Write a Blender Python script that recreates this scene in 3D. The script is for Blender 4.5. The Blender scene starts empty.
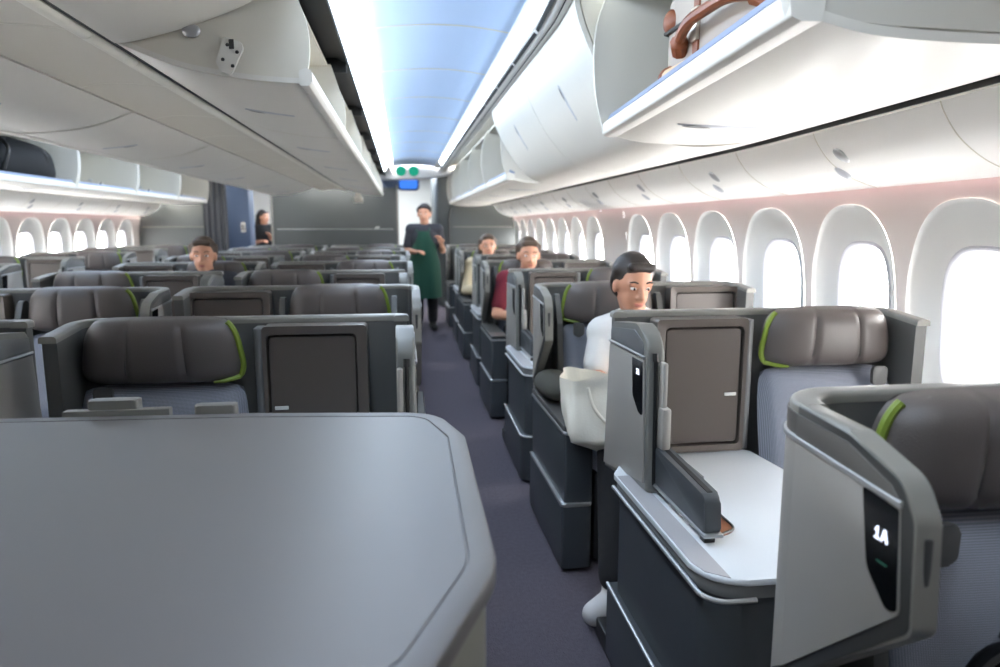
import bpy, bmesh, math, random
from mathutils import Vector, Matrix
random.seed(7)
PI = math.pi
SC = bpy.context.scene
COL = SC.collection
AX = -1.04           # cabin centre line
ORD = ['first', 'second', 'third', 'fourth', 'fifth', 'sixth', 'seventh', 'eighth', 'ninth', 'tenth', 'eleventh', 'twelfth',
       'thirteenth', 'fourteenth', 'fifteenth', 'sixteenth', 'seventeenth', 'eighteenth']

# ------------------------------------------------------------------ materials
def lin(c):
    return tuple(((v / 255) / 12.92 if v / 255 <= .04045 else ((v / 255 + .055) / 1.055) ** 2.4) for v in c)

def mat(name, rgb, rough=.5, metal=0., bump=None, bscale=200., bstr=.1, vary=0., vscale=6., spec=.5, coat=0.):
    m = bpy.data.materials.new(name); m.use_nodes = True
    nt = m.node_tree; b = nt.nodes['Principled BSDF']
    c = lin(rgb) + (1,)
    b.inputs['Base Color'].default_value = c
    b.inputs['Roughness'].default_value = rough
    b.inputs['Metallic'].default_value = metal
    b.inputs['Specular IOR Level'].default_value = spec
    b.inputs['Coat Weight'].default_value = coat
    tc = nt.nodes.new('ShaderNodeTexCoord')
    if vary:
        n = nt.nodes.new('ShaderNodeTexNoise'); n.inputs['Scale'].default_value = vscale; n.inputs['Detail'].default_value = 6
        r = nt.nodes.new('ShaderNodeMixRGB'); r.blend_type = 'MIX'
        r.inputs[1].default_value = tuple(v * (1 - vary) for v in c[:3]) + (1,)
        r.inputs[2].default_value = tuple(min(1, v * (1 + vary)) for v in c[:3]) + (1,)
        nt.links.new(tc.outputs['Object'], n.inputs['Vector']); nt.links.new(n.outputs['Fac'], r.inputs[0])
        nt.links.new(r.outputs[0], b.inputs['Base Color'])
    if bump:
        if bump == 'noise':
            t = nt.nodes.new('ShaderNodeTexNoise'); t.inputs['Scale'].default_value = bscale; t.inputs['Detail'].default_value = 3
            src = t.outputs['Fac']
        elif bump == 'voronoi':
            t = nt.nodes.new('ShaderNodeTexVoronoi'); t.inputs['Scale'].default_value = bscale; src = t.outputs['Distance']
        else:   # weave
            t = nt.nodes.new('ShaderNodeTexWave'); t.inputs['Scale'].default_value = bscale; t.bands_direction = 'Z'
            t2 = nt.nodes.new('ShaderNodeTexWave'); t2.inputs['Scale'].default_value = bscale; t2.bands_direction = 'X'
            mx = nt.nodes.new('ShaderNodeMath'); mx.operation = 'MULTIPLY'
            nt.links.new(tc.outputs['Object'], t2.inputs['Vector'])
            nt.links.new(t.outputs['Fac'], mx.inputs[0]); nt.links.new(t2.outputs['Fac'], mx.inputs[1]); src = mx.outputs[0]
            cr = nt.nodes.new('ShaderNodeMixRGB')
            cr.inputs[1].default_value = tuple(v * .62 for v in c[:3]) + (1,)
            cr.inputs[2].default_value = tuple(min(1, v * 1.5) for v in c[:3]) + (1,)
            nt.links.new(src, cr.inputs[0]); nt.links.new(cr.outputs[0], b.inputs['Base Color'])
        nt.links.new(tc.outputs['Object'], t.inputs['Vector'])
        bp = nt.nodes.new('ShaderNodeBump'); bp.inputs['Strength'].default_value = bstr; bp.inputs['Distance'].default_value = .004
        nt.links.new(src, bp.inputs['Height']); nt.links.new(bp.outputs['Normal'], b.inputs['Normal'])
    return m

def emit(name, rgb, strength):
    m = bpy.data.materials.new(name); m.use_nodes = True
    nt = m.node_tree; nt.nodes.clear()
    e = nt.nodes.new('ShaderNodeEmission'); o = nt.nodes.new('ShaderNodeOutputMaterial')
    e.inputs[0].default_value = tuple(rgb) + (1,); e.inputs[1].default_value = strength
    nt.links.new(e.outputs[0], o.inputs[0]); return m

M = {}
M['white'] = mat('white_plastic', (219, 215, 206), .42, vary=.02, bump='noise', bscale=600, bstr=.02)
M['cream'] = mat('cream_liner', (214, 208, 194), .55, bump='noise', bscale=400, bstr=.03)
M['binliner'] = mat('bin_liner', (200, 196, 186), .6, bump='noise', bscale=400, bstr=.05)
M['lipblue'] = mat('lip_liner', (128, 140, 165), .55)
M['ceil'] = mat('ceiling_panel_blue_light_tint', (188, 211, 243), .5)  # white panels; the blue of the cove light is tinted into the base colour
M['header'] = mat('header_panel', (196, 200, 206), .5)
M['wall'] = mat('sidewall', (224, 216, 211), .5, bump='noise', bscale=500, bstr=.03)
M['bezel'] = mat('window_bezel', (238, 239, 236), .45)
M['seal'] = mat('window_seal', (196, 198, 204), .45)
M['black'] = mat('black_gap', (10, 10, 10), .6)
M['darkrail'] = mat('dark_rail', (48, 47, 45), .5)
M['rail'] = mat('cream_rail', (232, 228, 216), .5)
M['bulk'] = mat('bulkhead_laminate', (76, 80, 80), .5, bump='noise', bscale=300, bstr=.04, vary=.05)
M['bulkblue'] = mat('bulkhead_blue', (62, 78, 104), .5)
M['silver'] = mat('brushed_aluminium', (186, 187, 188), .42, metal=.8)
M['carpet'] = mat('carpet', (94, 89, 98), .95, bump='voronoi', bscale=260, bstr=.9, vary=.22, vscale=60, spec=.1)
M['shell'] = mat('shell_inner', (86, 86, 84), .5, bump='noise', bscale=500, bstr=.06)
M['wing'] = mat('shell_panel', (158, 154, 148), .45, bump='noise', bscale=700, bstr=.05)
M['band'] = mat('shell_band', (88, 85, 81), .5, bump='noise', bscale=600, bstr=.06)
M['rim'] = mat('shell_rim', (128, 126, 120), .38)
M['edge'] = mat('edge_trim', (62, 62, 61), .45)
M['leather'] = mat('headrest_leather', (90, 83, 80), .42, bump='voronoi', bscale=420, bstr=.12)
M['lime'] = mat('lime_piping', (120, 140, 48), .5)
M['fabric'] = mat('seat_fabric', (150, 154, 166), .85, bump='weave', bscale=95, bstr=.3, spec=.2)
M['locker'] = mat('locker_laminate', (90, 82, 77), .34, bump='noise', bscale=900, bstr=.03)
M['lockframe'] = mat('locker_frame', (96, 88, 82), .3)
M['dark'] = mat('console_dark', (66, 70, 74), .38, bump='noise', bscale=600, bstr=.04)
M['darker'] = mat('seat_base_dark', (30, 31, 33), .5)  # plain dark finish of the seat base
M['band2'] = mat('console_band', (112, 113, 114), .4)
M['ctop'] = mat('console_top', (214, 218, 222), .28, bump='noise', bscale=800, bstr=.02)
M['bronze'] = mat('tray_leather', (150, 92, 58), .45)
M['screen'] = mat('display_black', (8, 9, 11), .12)
M['glyph'] = emit('display_white', (.75, .82, 1), 2.2)
M['glyphdim'] = emit('display_green', (.03, .12, .09), .6)
M['rimlight'] = mat('wing_frame', (112, 112, 108), .4)
M['curtain'] = mat('curtain_grey', (66, 68, 72), .9, bump='noise', bscale=60, bstr=.2)
M['psu'] = mat('service_panel', (246, 244, 239), .4)
M['ledge'] = mat('console_ledge', (168, 166, 168), .35)
M['label'] = mat('label_tab', (225, 225, 222), .3)
M['monu'] = mat('monument_top', (104, 101, 101), .42, bump='noise', bscale=900, bstr=.06, vary=.02)
M['monuside'] = mat('monument_side', (150, 150, 140), .45)
M['skin'] = mat('skin', (205, 150, 122), .5)
M['hairdark'] = mat('hair_dark', (38, 30, 27), .5, bump='noise', bscale=180, bstr=.4)
M['hairbrown'] = mat('hair_brown', (78, 62, 50), .5, bump='noise', bscale=180, bstr=.4)
M['shirtw'] = mat('cotton_white', (226, 224, 220), .9, bump='noise', bscale=60, bstr=.3)
M['maroon'] = mat('cotton_maroon', (108, 28, 44), .9, bump='noise', bscale=60, bstr=.3)
M['beige'] = mat('cotton_beige', (196, 180, 150), .9)
M['navy'] = mat('cotton_charcoal', (52, 53, 60), .9)
M['green'] = mat('apron_green', (26, 72, 56), .85)
M['pants'] = mat('trousers_black', (24, 24, 27), .9)
M['shoe'] = mat('shoe_black', (18, 18, 18), .4)
M['sock'] = mat('sock_white', (214, 210, 208), .95, bump='noise', bscale=200, bstr=.3)
M['eye'] = mat('eye_white', (235, 232, 226), .3)
M['iris'] = mat('iris_brown', (40, 26, 18), .2)
M['lips'] = mat('lips', (184, 116, 102), .5)
M['tote'] = mat('tote_canvas', (240, 235, 222), .95, bump='noise', bscale=140, bstr=.25, spec=.1)
M['pillow'] = mat('pillow_olive', (60, 60, 54), .9, bump='noise', bscale=80, bstr=.2)
M['duffel'] = mat('duffel_black', (15, 16, 18), .7, bump='noise', bscale=120, bstr=.3, spec=.2)
M['case'] = mat('suitcase_canvas', (168, 158, 149), .6, bump='noise', bscale=300, bstr=.1)
M['tan'] = mat('suitcase_tan', (128, 70, 42), .42, bump='voronoi', bscale=300, bstr=.1)
M['tancream'] = mat('suitcase_roll', (214, 184, 146), .55)
M['brass'] = mat('buckle', (206, 200, 188), .3, metal=.8)
M['cove'] = emit('cove_light', (.72, .85, 1.0), 17.)
M['cove2'] = emit('cove_light_outer', (.72, .85, 1.0), 17.)
M['wash'] = emit('sidewall_wash', (1.0, .50, .54), 5.)
M['greenlit'] = emit('sign_green', (.02, .34, .22), 1.)
M['galley'] = emit('galley_lamp', (.85, .93, 1.0), 14.)
M['bluelit'] = emit('galley_blue_lamp', (.05, .2, .8), 1.2)

# glass: clear pane with a soft reflection
def glass():
    m = bpy.data.materials.new('window_pane'); m.use_nodes = True
    nt = m.node_tree; nt.nodes.clear()
    o = nt.nodes.new('ShaderNodeOutputMaterial'); mx = nt.nodes.new('ShaderNodeMixShader')
    t = nt.nodes.new('ShaderNodeBsdfTransparent'); g = nt.nodes.new('ShaderNodeBsdfGlossy'); f = nt.nodes.new('ShaderNodeFresnel')
    t.inputs[0].default_value = (.95, .97, 1, 1); g.inputs['Roughness'].default_value = .05; f.inputs[0].default_value = 1.3
    nt.links.new(f.outputs[0], mx.inputs[0]); nt.links.new(t.outputs[0], mx.inputs[1]); nt.links.new(g.outputs[0], mx.inputs[2])
    nt.links.new(mx.outputs[0], o.inputs[0]); return m
M['glass'] = glass()

# ------------------------------------------------------------------ mesh helpers
def tag(o, label=None, cat=None, group=None, kind=None):
    if label: o['label'] = label
    if cat: o['category'] = cat
    if group: o['group'] = group
    if kind: o['kind'] = kind
    return o

def empty(name, loc=(0, 0, 0), rz=0.):
    o = bpy.data.objects.new(name, None); COL.objects.link(o)
    o.empty_display_size = .1; o.location = loc; o.rotation_euler = (0, 0, rz); return o

def copy_tree(o, parent=None):
    c = o.copy(); COL.objects.link(c)
    if parent: c.parent = parent
    for ch in o.children: copy_tree(ch, c)
    return c

class MB:
    def __init__(s, flip=1): s.bm = bmesh.new(); s.flip = flip
    def face(s, vs):
        try: return s.bm.faces.new(vs)
        except ValueError: return None
    def rings(s, rings, closed=True, cap0=True, cap1=True):
        R = [[s.bm.verts.new(p) for p in r] for r in rings]
        n = len(R[0])
        for a, b in zip(R[:-1], R[1:]):
            for i in range(n if closed else n - 1):
                j = (i + 1) % n
                s.face((a[i], a[j], b[j], b[i]))
        if closed and cap0: s.face(R[0][::-1])
        if closed and cap1: s.face(R[-1])
        return s
    def box(s, x0, x1, y0, y1, z0, z1, bev=.006, seg=2):
        vs = [s.bm.verts.new((x, y, z)) for z in (z0, z1) for y in (y0, y1) for x in (x0, x1)]
        fs = [s.face([vs[i] for i in q]) for q in ((0, 2, 3, 1), (4, 5, 7, 6), (0, 1, 5, 4), (2, 6, 7, 3), (0, 4, 6, 2), (1, 3, 7, 5))]
        if bev:
            es = list({e for f in fs for e in f.edges})
            bmesh.ops.bevel(s.bm, geom=es, offset=bev, segments=seg, affect='EDGES', profile=.5)
        return s
    def prism(s, poly, axis, a0, a1, bev=.0, seg=2):
        """poly in the plane normal to axis, extruded from a0 to a1"""
        def P(p, a):
            return {'x': (a, p[0], p[1]), 'y': (p[0], a, p[1]), 'z': (p[0], p[1], a)}[axis]
        A = [s.bm.verts.new(P(p, a0)) for p in poly]; B = [s.bm.verts.new(P(p, a1)) for p in poly]
        n = len(poly); fs = [s.face(A[::-1]), s.face(B)]
        rim = set(fs[0].edges) | set(fs[1].edges)
        for i in range(n):
            j = (i + 1) % n; s.face((A[i], A[j], B[j], B[i]))
        if bev: bmesh.ops.bevel(s.bm, geom=list(rim), offset=bev, segments=seg, affect='EDGES', profile=.5)
        return s
    def tube(s, pts, r, n=10, ends=True):
        pts = [Vector(p) for p in pts]
        rs = r if isinstance(r, (list, tuple)) else [r] * len(pts)
        R = []; a = None
        for i, p in enumerate(pts):
            d = (pts[min(i + 1, len(pts) - 1)] - pts[max(i - 1, 0)]).normalized()
            if a is None:
                h = Vector((0, 0, 1)) if abs(d.z) < .9 else Vector((1, 0, 0)); a = d.cross(h).normalized()
            else: a = (a - d * a.dot(d)).normalized()
            b = d.cross(a)
            R.append([p + (a * math.cos(2 * PI * k / n) + b * math.sin(2 * PI * k / n)) * rs[i] for k in range(n)])
        return s.rings(R, True, ends, ends)
    def cap(s, a, ra, b, rb, n=14, flat=None):
        """tapered capsule"""
        a, b = Vector(a), Vector(b); d = (b - a)
        L = d.length; d = d.normalized() if L > 1e-6 else Vector((0, 0, 1))
        h = Vector((0, 0, 1)) if abs(d.z) < .9 else Vector((0, 1, 0))
        u = d.cross(h).normalized(); v = d.cross(u)
        R = []
        for k in range(1, 6):
            t = PI / 2 * k / 6; R.append((a - d * ra * math.cos(t), ra * math.sin(t)))
        R.append((a, ra)); R.append((b, rb))
        for k in range(1, 6):
            t = PI / 2 * k / 6; R.append((b + d * rb * math.sin(t), rb * math.cos(t)))
        return s.rings([[c + (u * math.cos(2 * PI * i / n) + v * math.sin(2 * PI * i / n)) * r for i in range(n)] for c, r in R])
    def ell(s, c, r, X=None, Y=None, Z=None, n=20, m=12, fn=None):
        c = Vector(c); X = X or Vector((1, 0, 0)); Y = Y or Vector((0, 1, 0)); Z = Z or Vector((0, 0, 1))
        R = []
        for j in range(1, m):
            t = PI * j / m; row = []
            for i in range(n):
                p = 2 * PI * i / n
                q = (math.sin(t) * math.cos(p), math.sin(t) * math.sin(p), -math.cos(t))
                if fn: q = fn(q)
                row.append(c + X * q[0] * r[0] + Y * q[1] * r[1] + Z * q[2] * r[2])
            R.append(row)
        return s.rings(R)
    def grid(s, nu, nv, fn):
        V = [[s.bm.verts.new(fn(i / nu, j / nv)) for i in range(nu + 1)] for j in range(nv + 1)]
        for j in range(nv):
            for i in range(nu): s.face((V[j][i], V[j][i + 1], V[j + 1][i + 1], V[j + 1][i]))
        return V
    def cushion(s, hw, hh, d, frame, nu=26, nv=16, pw=5, crease=(), top=1., bulge=.35, rnd=.14):
        """rounded pad: front bulges by d, back flat; frame(a,b,t)->point, a,b in metres, t depth"""
        def prof(a, b):
            k = (1 - abs(a) ** pw) * (1 - abs(b) ** pw)
            k = max(0, k) ** .5
            g = sum(.13 * math.exp(-((a - c) / .03) ** 2) for c in crease)
            return k * (1 - bulge * (a * a * .5 + b * b * .5)) * d * (1 - g)
        def half(sgn):
            def f(i, j):
                a = 2 * i - 1; b = 2 * j - 1
                # squircle remap
                aa = a * math.sqrt(max(0, 1 - rnd * b ** 4)); bb = b * math.sqrt(max(0, 1 - rnd * a ** 6))
                w = hw * (1 - (1 - top) * (bb * .5 + .5))
                t = prof(a, b) if sgn > 0 else -prof(a, b) * .3
                return frame(aa * w, bb * hh, t)
            return f
        s.grid(nu, nv, half(1)); s.grid(nu, nv, half(-1)); return s
    def build(s, name, m, parent=None, angle=35, smooth=True):
        bmesh.ops.remove_doubles(s.bm, verts=s.bm.verts, dist=1e-5)
        if s.flip < 0:
            for v in s.bm.verts: v.co.x = -v.co.x
        bmesh.ops.recalc_face_normals(s.bm, faces=s.bm.faces)
        me = bpy.data.meshes.new(name); s.bm.to_mesh(me); s.bm.free()
        if smooth:
            for p in me.polygons: p.use_smooth = True
            me.set_sharp_from_angle(angle=math.radians(angle))
        ms = m if isinstance(m, (list, tuple)) else [m]
        for k in ms: me.materials.append(k)
        o = bpy.data.objects.new(name, me); COL.objects.link(o)
        if parent: o.parent = parent
        return o

def rpoly(pts, rad, n=6):
    """polygon with rounded corners"""
    out = []; N = len(pts)
    for i in range(N):
        p = Vector(pts[i]); a = Vector(pts[i - 1]) - p; b = Vector(pts[(i + 1) % N]) - p
        r = rad[i] if isinstance(rad, (list, tuple)) else rad
        if r <= 0: out.append(tuple(p)); continue
        ang = a.angle(b); t = min(r / math.tan(ang / 2), a.length * .49, b.length * .49); r2 = t * math.tan(ang / 2)
        a.normalize(); b.normalize()
        c = p + (a + b).normalized() * (r2 / math.sin(ang / 2))
        p0 = p + a * t - c; p1 = p + b * t - c
        tot = p0.angle(p1); sg = 1 if p0.x * p1.y - p0.y * p1.x > 0 else -1
        for k in range(n + 1):
            th = sg * tot * k / n
            out.append((c.x + p0.x * math.cos(th) - p0.y * math.sin(th), c.y + p0.x * math.sin(th) + p0.y * math.cos(th)))
    return out

def rpath(pts, rad, n=8):
    """open polyline with rounded inner corners"""
    q = rpoly(pts, [0] + list(rad) + [0], n); return q

def dense(path, step=.03):
    out = [path[0]]
    for a, b in zip(path[:-1], path[1:]):
        L = math.dist(a, b); k = max(1, int(L / step))
        for i in range(1, k + 1): out.append(tuple(a[j] + (b[j] - a[j]) * i / k for j in range(len(a))))
    return out

def sweep(mb, path, zb, zt, o0, o1, r=.0):
    """vertical band along a plan path; outward = right-hand side of travel"""
    R = []
    for i, p in enumerate(path):
        a = path[max(i - 1, 0)]; b = path[min(i + 1, len(path) - 1)]
        d = Vector((b[0] - a[0], b[1] - a[1])).normalized(); nx, ny = d.y, -d.x
        B = zb(i, p) if callable(zb) else zb; T = zt(i, p) if callable(zt) else zt
        sec = [(o0, B), (o1, B)]
        if r:
            for k in range(5):
                t = PI / 2 * k / 4; sec.append((o1 - r + r * math.cos(t), T - r + r * math.sin(t)))
            for k in range(5):
                t = PI / 2 + PI / 2 * k / 4; sec.append((o0 + r + r * math.cos(t), T - r + r * math.sin(t)))
        else: sec += [(o1, T), (o0, T)]
        R.append([(p[0] + nx * o, p[1] + ny * o, z) for o, z in sec])
    mb.rings(R); return mb

# ------------------------------------------------------------------ fuselage taper and sidewall shape
def taper(y):
    d = min(2.9 - y, 1.9)
    if d <= 0: return 0.
    return -.085 * d * (d / (d + .25))

def interp(z, tab):
    if z <= tab[0][0]: return tab[0][1]
    for (a, u), (b, v) in zip(tab[:-1], tab[1:]):
        if z <= b:
            t = (z - a) / (b - a); t = t * t * (3 - 2 * t) * .35 + t * .65
            return u + (v - u) * t
    return tab[-1][1]
WP = [(0, 1.70), (.3, 1.775), (.6, 1.80), (.9, 1.80), (1.2, 1.78), (1.45, 1.745), (1.6, 1.715)]
def wallx(y, z): return interp(z, WP) + taper(y)
def side(x, sd): return x if sd > 0 else 2 * AX - x      # right-hand coordinates mirrored to the left

def ysweep(mb, prof, ys, sd=1, tp=True, closed=True, centre=False):
    mb.rings([[((cside if centre else side)(x + (taper(y) if tp else 0), sd), y, z) for x, z in prof] for y in ys], closed); return mb

def frange(a, b, n): return [a + (b - a) * i / n for i in range(n + 1)]
def thick(line, t):
    """closed outline of a polyline profile with thickness t (to the left of travel)"""
    L = [Vector(p) for p in line]; up = []
    for i, p in enumerate(L):
        d = (L[min(i + 1, len(L) - 1)] - L[max(i - 1, 0)]).normalized(); up.append((p.x - d.y * t, p.y + d.x * t))
    return [tuple(p) for p in L] + up[::-1]
def smoothline(pts, n=6):
    """Catmull-Rom through pts"""
    out = []; P = [Vector(p) for p in pts]
    for i in range(len(P) - 1):
        p0 = P[max(i - 1, 0)]; p1 = P[i]; p2 = P[i + 1]; p3 = P[min(i + 2, len(P) - 1)]
        for k in range(n):
            t = k / n
            out.append(tuple(.5 * ((2 * p1) + (p2 - p0) * t + (2 * p0 - 5 * p1 + 4 * p2 - p3) * t * t + (3 * p1 - p0 - 3 * p2 + p3) * t ** 3)))
    out.append(tuple(P[-1])); return out

YF, YB = -1.2, 11.12        # front partition, aft bulkheads
YE = 15.6                   # end of the galley beyond

# floor
mb = MB(); mb.box(-4.2, 2.2, YF - .1, YE + .1, -.1, 0, 0)
tag(mb.build('floor', M['carpet']), 'grey violet carpet along the aisle', 'floor', kind='structure')

# sidewalls with arched window recesses
PITCH = .6425
ZC = .965
WZ0, WZ1 = .0, 1.58
def superell(t, a, b, e):
    c, s = math.cos(t), math.sin(t)
    return (math.copysign(abs(c) ** (2 / e), c) * a, math.copysign(abs(s) ** (2 / e), s) * b)
N = 56
wn = 0
for sd in (1, -1):
    wall = MB()
    Y0 = 1.94 if sd > 0 else 2.24
    y = Y0 - PITCH * 5; k = 0
    ycs = []
    while y < YB + .3: ycs.append(y); y += PITCH
    for i, yc in enumerate(ycs):
        solid = abs(yc - (Y0 + PITCH * 6)) < .01 or yc < .9 or yc > YB - .1
        def W(dy, z, off): return (side(wallx(yc + dy, z) + off, sd), yc + dy, z)
        if solid:
            wall.grid(6, 24, lambda a, b: W((a - .5) * PITCH, WZ0 + b * (WZ1 - WZ0), 0)); continue
        TH = [2 * PI * (q + .5) / N for q in range(N)]
        def rect(t):
            c, s = math.cos(t), math.sin(t); hw = PITCH / 2
            up = (WZ1 - ZC) if s > 0 else (ZC - WZ0)
            kx = hw / abs(c) if abs(c) > 1e-9 else 1e9; kz = up / abs(s) if abs(s) > 1e-9 else 1e9
            k_ = min(kx, kz); return (c * k_, s * k_)
        arch = [superell(t, .292, .405, 2.5) for t in TH]
        rc = [rect(t) for t in TH]
        rings = []
        for f in (0, .25, .5, .75, 1):
            rings.append([W(r_[0] * (1 - f) + a[0] * f, ZC + r_[1] * (1 - f) + a[1] * f, 0) for r_, a in zip(rc, arch)])
        # corners of the panel
        wall.rings(rings, True, False, False)
        for cx in (-1, 1):
            for zc_, up in ((WZ1, 1), (WZ0, -1)):
                pts = [r_ for r_ in rc if r_[0] * cx > 0 and r_[1] * up > 0]
                a = min(pts, key=lambda p: abs(abs(p[0]) - PITCH / 2) * 10 + abs(ZC + p[1] - zc_))
                b = min(pts, key=lambda p: abs(ZC + p[1] - zc_) * 10 + (PITCH / 2 - abs(p[0])))
                if a != b:
                    vs = [wall.bm.verts.new(W(*q)) for q in ((a[0], ZC + a[1], 0), (cx * PITCH / 2, zc_, 0), (b[0], ZC + b[1], 0))]
                    wall.face(vs)
        wn += 1
        bz = MB()
        A = lambda s_, off: [W(a[0] * s_, ZC + a[1] * s_, off) for a in arch]
        I = lambda a, b, off: [W(p[0], ZC + .0 + p[1], off) for p in [superell(t, a, b, 3.2) for t in TH]]
        bz.rings([A(1.004, -.002), A(1.0, -.003), A(.99, .006), A(.97, .016), A(.84, .034), I(.205, .29, .052), I(.182, .262, .056)], True, False, False)
        w = bz.build('window_%d' % wn, M['bezel'], None, 50)
        num = ORD[len([q for q in ycs[:i] if q >= .9])] if i < 30 else ''
        tag(w, 'arched oval cabin window in the %s sidewall, %s from the front' % ('right' if sd > 0 else 'left', num), 'window', None, 'structure')
        sl = MB(); sl.rings([I(.182, .262, .056), I(.176, .256, .048), I(.168, .248, .052), I(.154, .234, .075), I(.150, .230, .10)], True, False, False)
        sl.build('window_seal', M['seal'], w, 50)
        pn = MB(); pn.bm.faces.new([pn.bm.verts.new(p) for p in I(.149, .229, .098)])
        pn.build('pane', M['glass'], w)
    ob = wall.build('wall_right' if sd > 0 else 'wall_left', M['wall'], None, 50)
    tag(ob, 'pale %s sidewall of the cabin with arched window recesses' % ('right' if sd > 0 else 'left'), 'wall', None, 'structure')

# ceiling over each aisle: vault, cove lights, black gap, valance
CY = frange(YF, 10.75, 30); LY = frange(-.1, 9.7, 26)
for sd in (1, -1):
    c = MB()
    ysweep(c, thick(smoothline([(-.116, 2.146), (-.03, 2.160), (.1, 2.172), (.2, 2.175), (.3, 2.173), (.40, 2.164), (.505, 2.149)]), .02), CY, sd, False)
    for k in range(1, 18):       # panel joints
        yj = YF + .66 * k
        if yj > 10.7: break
    tag(c.build('ceiling' if sd > 0 else 'ceiling_left', M['ceil']), 'curved ceiling vault above the %s aisle, blue light tinted into its colour' % ('right' if sd > 0 else 'left'), 'ceiling', None, 'structure')
    j = MB()
    for k in range(1, 14):
        yj = YF + .9 * k
        pts = smoothline([(-.116, 2.144), (-.03, 2.158), (.1, 2.170), (.2, 2.173), (.3, 2.171), (.40, 2.162), (.503, 2.147)])
        if yj < 10.7: j.rings([[(side(x, sd), yj + dy, z - .0030 * (dy == 0)) for dy in (-.009, 0, .009)] for x, z in pts], False)
    tag(j.build('trim_%d' % (1 if sd > 0 else 2), M['white']), 'thin joints between ceiling panels', 'trim', None, 'structure')
    for nm, pr, pos in (('cove_light', [(-.215, 2.0), (-.112, 2.150), (-.128, 2.16), (-.225, 2.005)], 'inner'),
                        ('cove_light', [(.503, 2.147), (.548, 2.087), (.556, 2.09), (.513, 2.157)], 'outer')):
        l = MB(); ysweep(l, pr, LY, sd, False)
        tag(l.build(nm, M['cove' if pos == 'inner' else 'cove2']), 'long white cove light along the %s edge of the %s aisle ceiling' % (pos, 'right' if sd > 0 else 'left'), 'light')
    g = MB()
    ysweep(g, [(-.62, 2.06), (-.30, 2.06), (-.217, 2.002), (-.222, 1.992), (-.27, 2.015), (-.62, 2.02)], frange(YF, 10.6, 6), sd, False)
    for k in range(8):
        yy = 2.06 + 1.25 * k
        if yy < 10.5: g.box(*sorted((side(-.33, sd), side(-.23, sd))), yy - .012, yy + .012, 1.955, 2.03, 0)
    tag(g.build('trim_%d' % (3 if sd > 0 else 4), M['black']), 'black recess strip between the centre bins and the cove light', 'trim', None, 'structure')
    v = MB()
    ysweep(v, thick(smoothline([(.548, 2.086), (.575, 2.066), (.60, 2.062), (.655, 2.07)], 3), .015), CY, sd, True)
    tag(v.build('trim_%d' % (5 if sd > 0 else 6), M['psu']), 'white valance between the cove light and the window bins', 'trim', None, 'structure')
    d = MB()
    yy = YF
    while yy < 10.6:
        b_ = min(yy + .56, 10.6)
        ysweep(d, [(.556, 2.0775), (.568, 2.0665), (.570, 2.070), (.560, 2.081)], [yy, b_], sd, True); yy += .60
    ysweep(d, [(.598, 2.060), (.602, 2.060), (.602, 2.064), (.598, 2.064)], CY, sd, True)
    tag(d.build('trim_%d' % (7 if sd > 0 else 8), M['black']), 'row of black air slots along the valance', 'trim', None, 'structure')
    # roof skin that closes the cabin above the bins
    r_ = MB()
    ysweep(r_, thick([(.5, 2.13), (.9, 2.16), (1.3, 2.12), (1.6, 1.85), (1.74, 1.57)], .03), CY, sd, True)
    tag(r_.build('ceiling_lining_%s' % ('right' if sd > 0 else 'left'), M['white']), 'lining behind the window bins', 'ceiling', None, 'structure')
rc = MB(); rc.box(-1.85, -.15, YF, 10.9, 2.07, 2.12, 0)
tag(rc.build('ceiling_centre', M['white']), 'panel above the centre bins', 'ceiling', None, 'structure')

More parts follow.
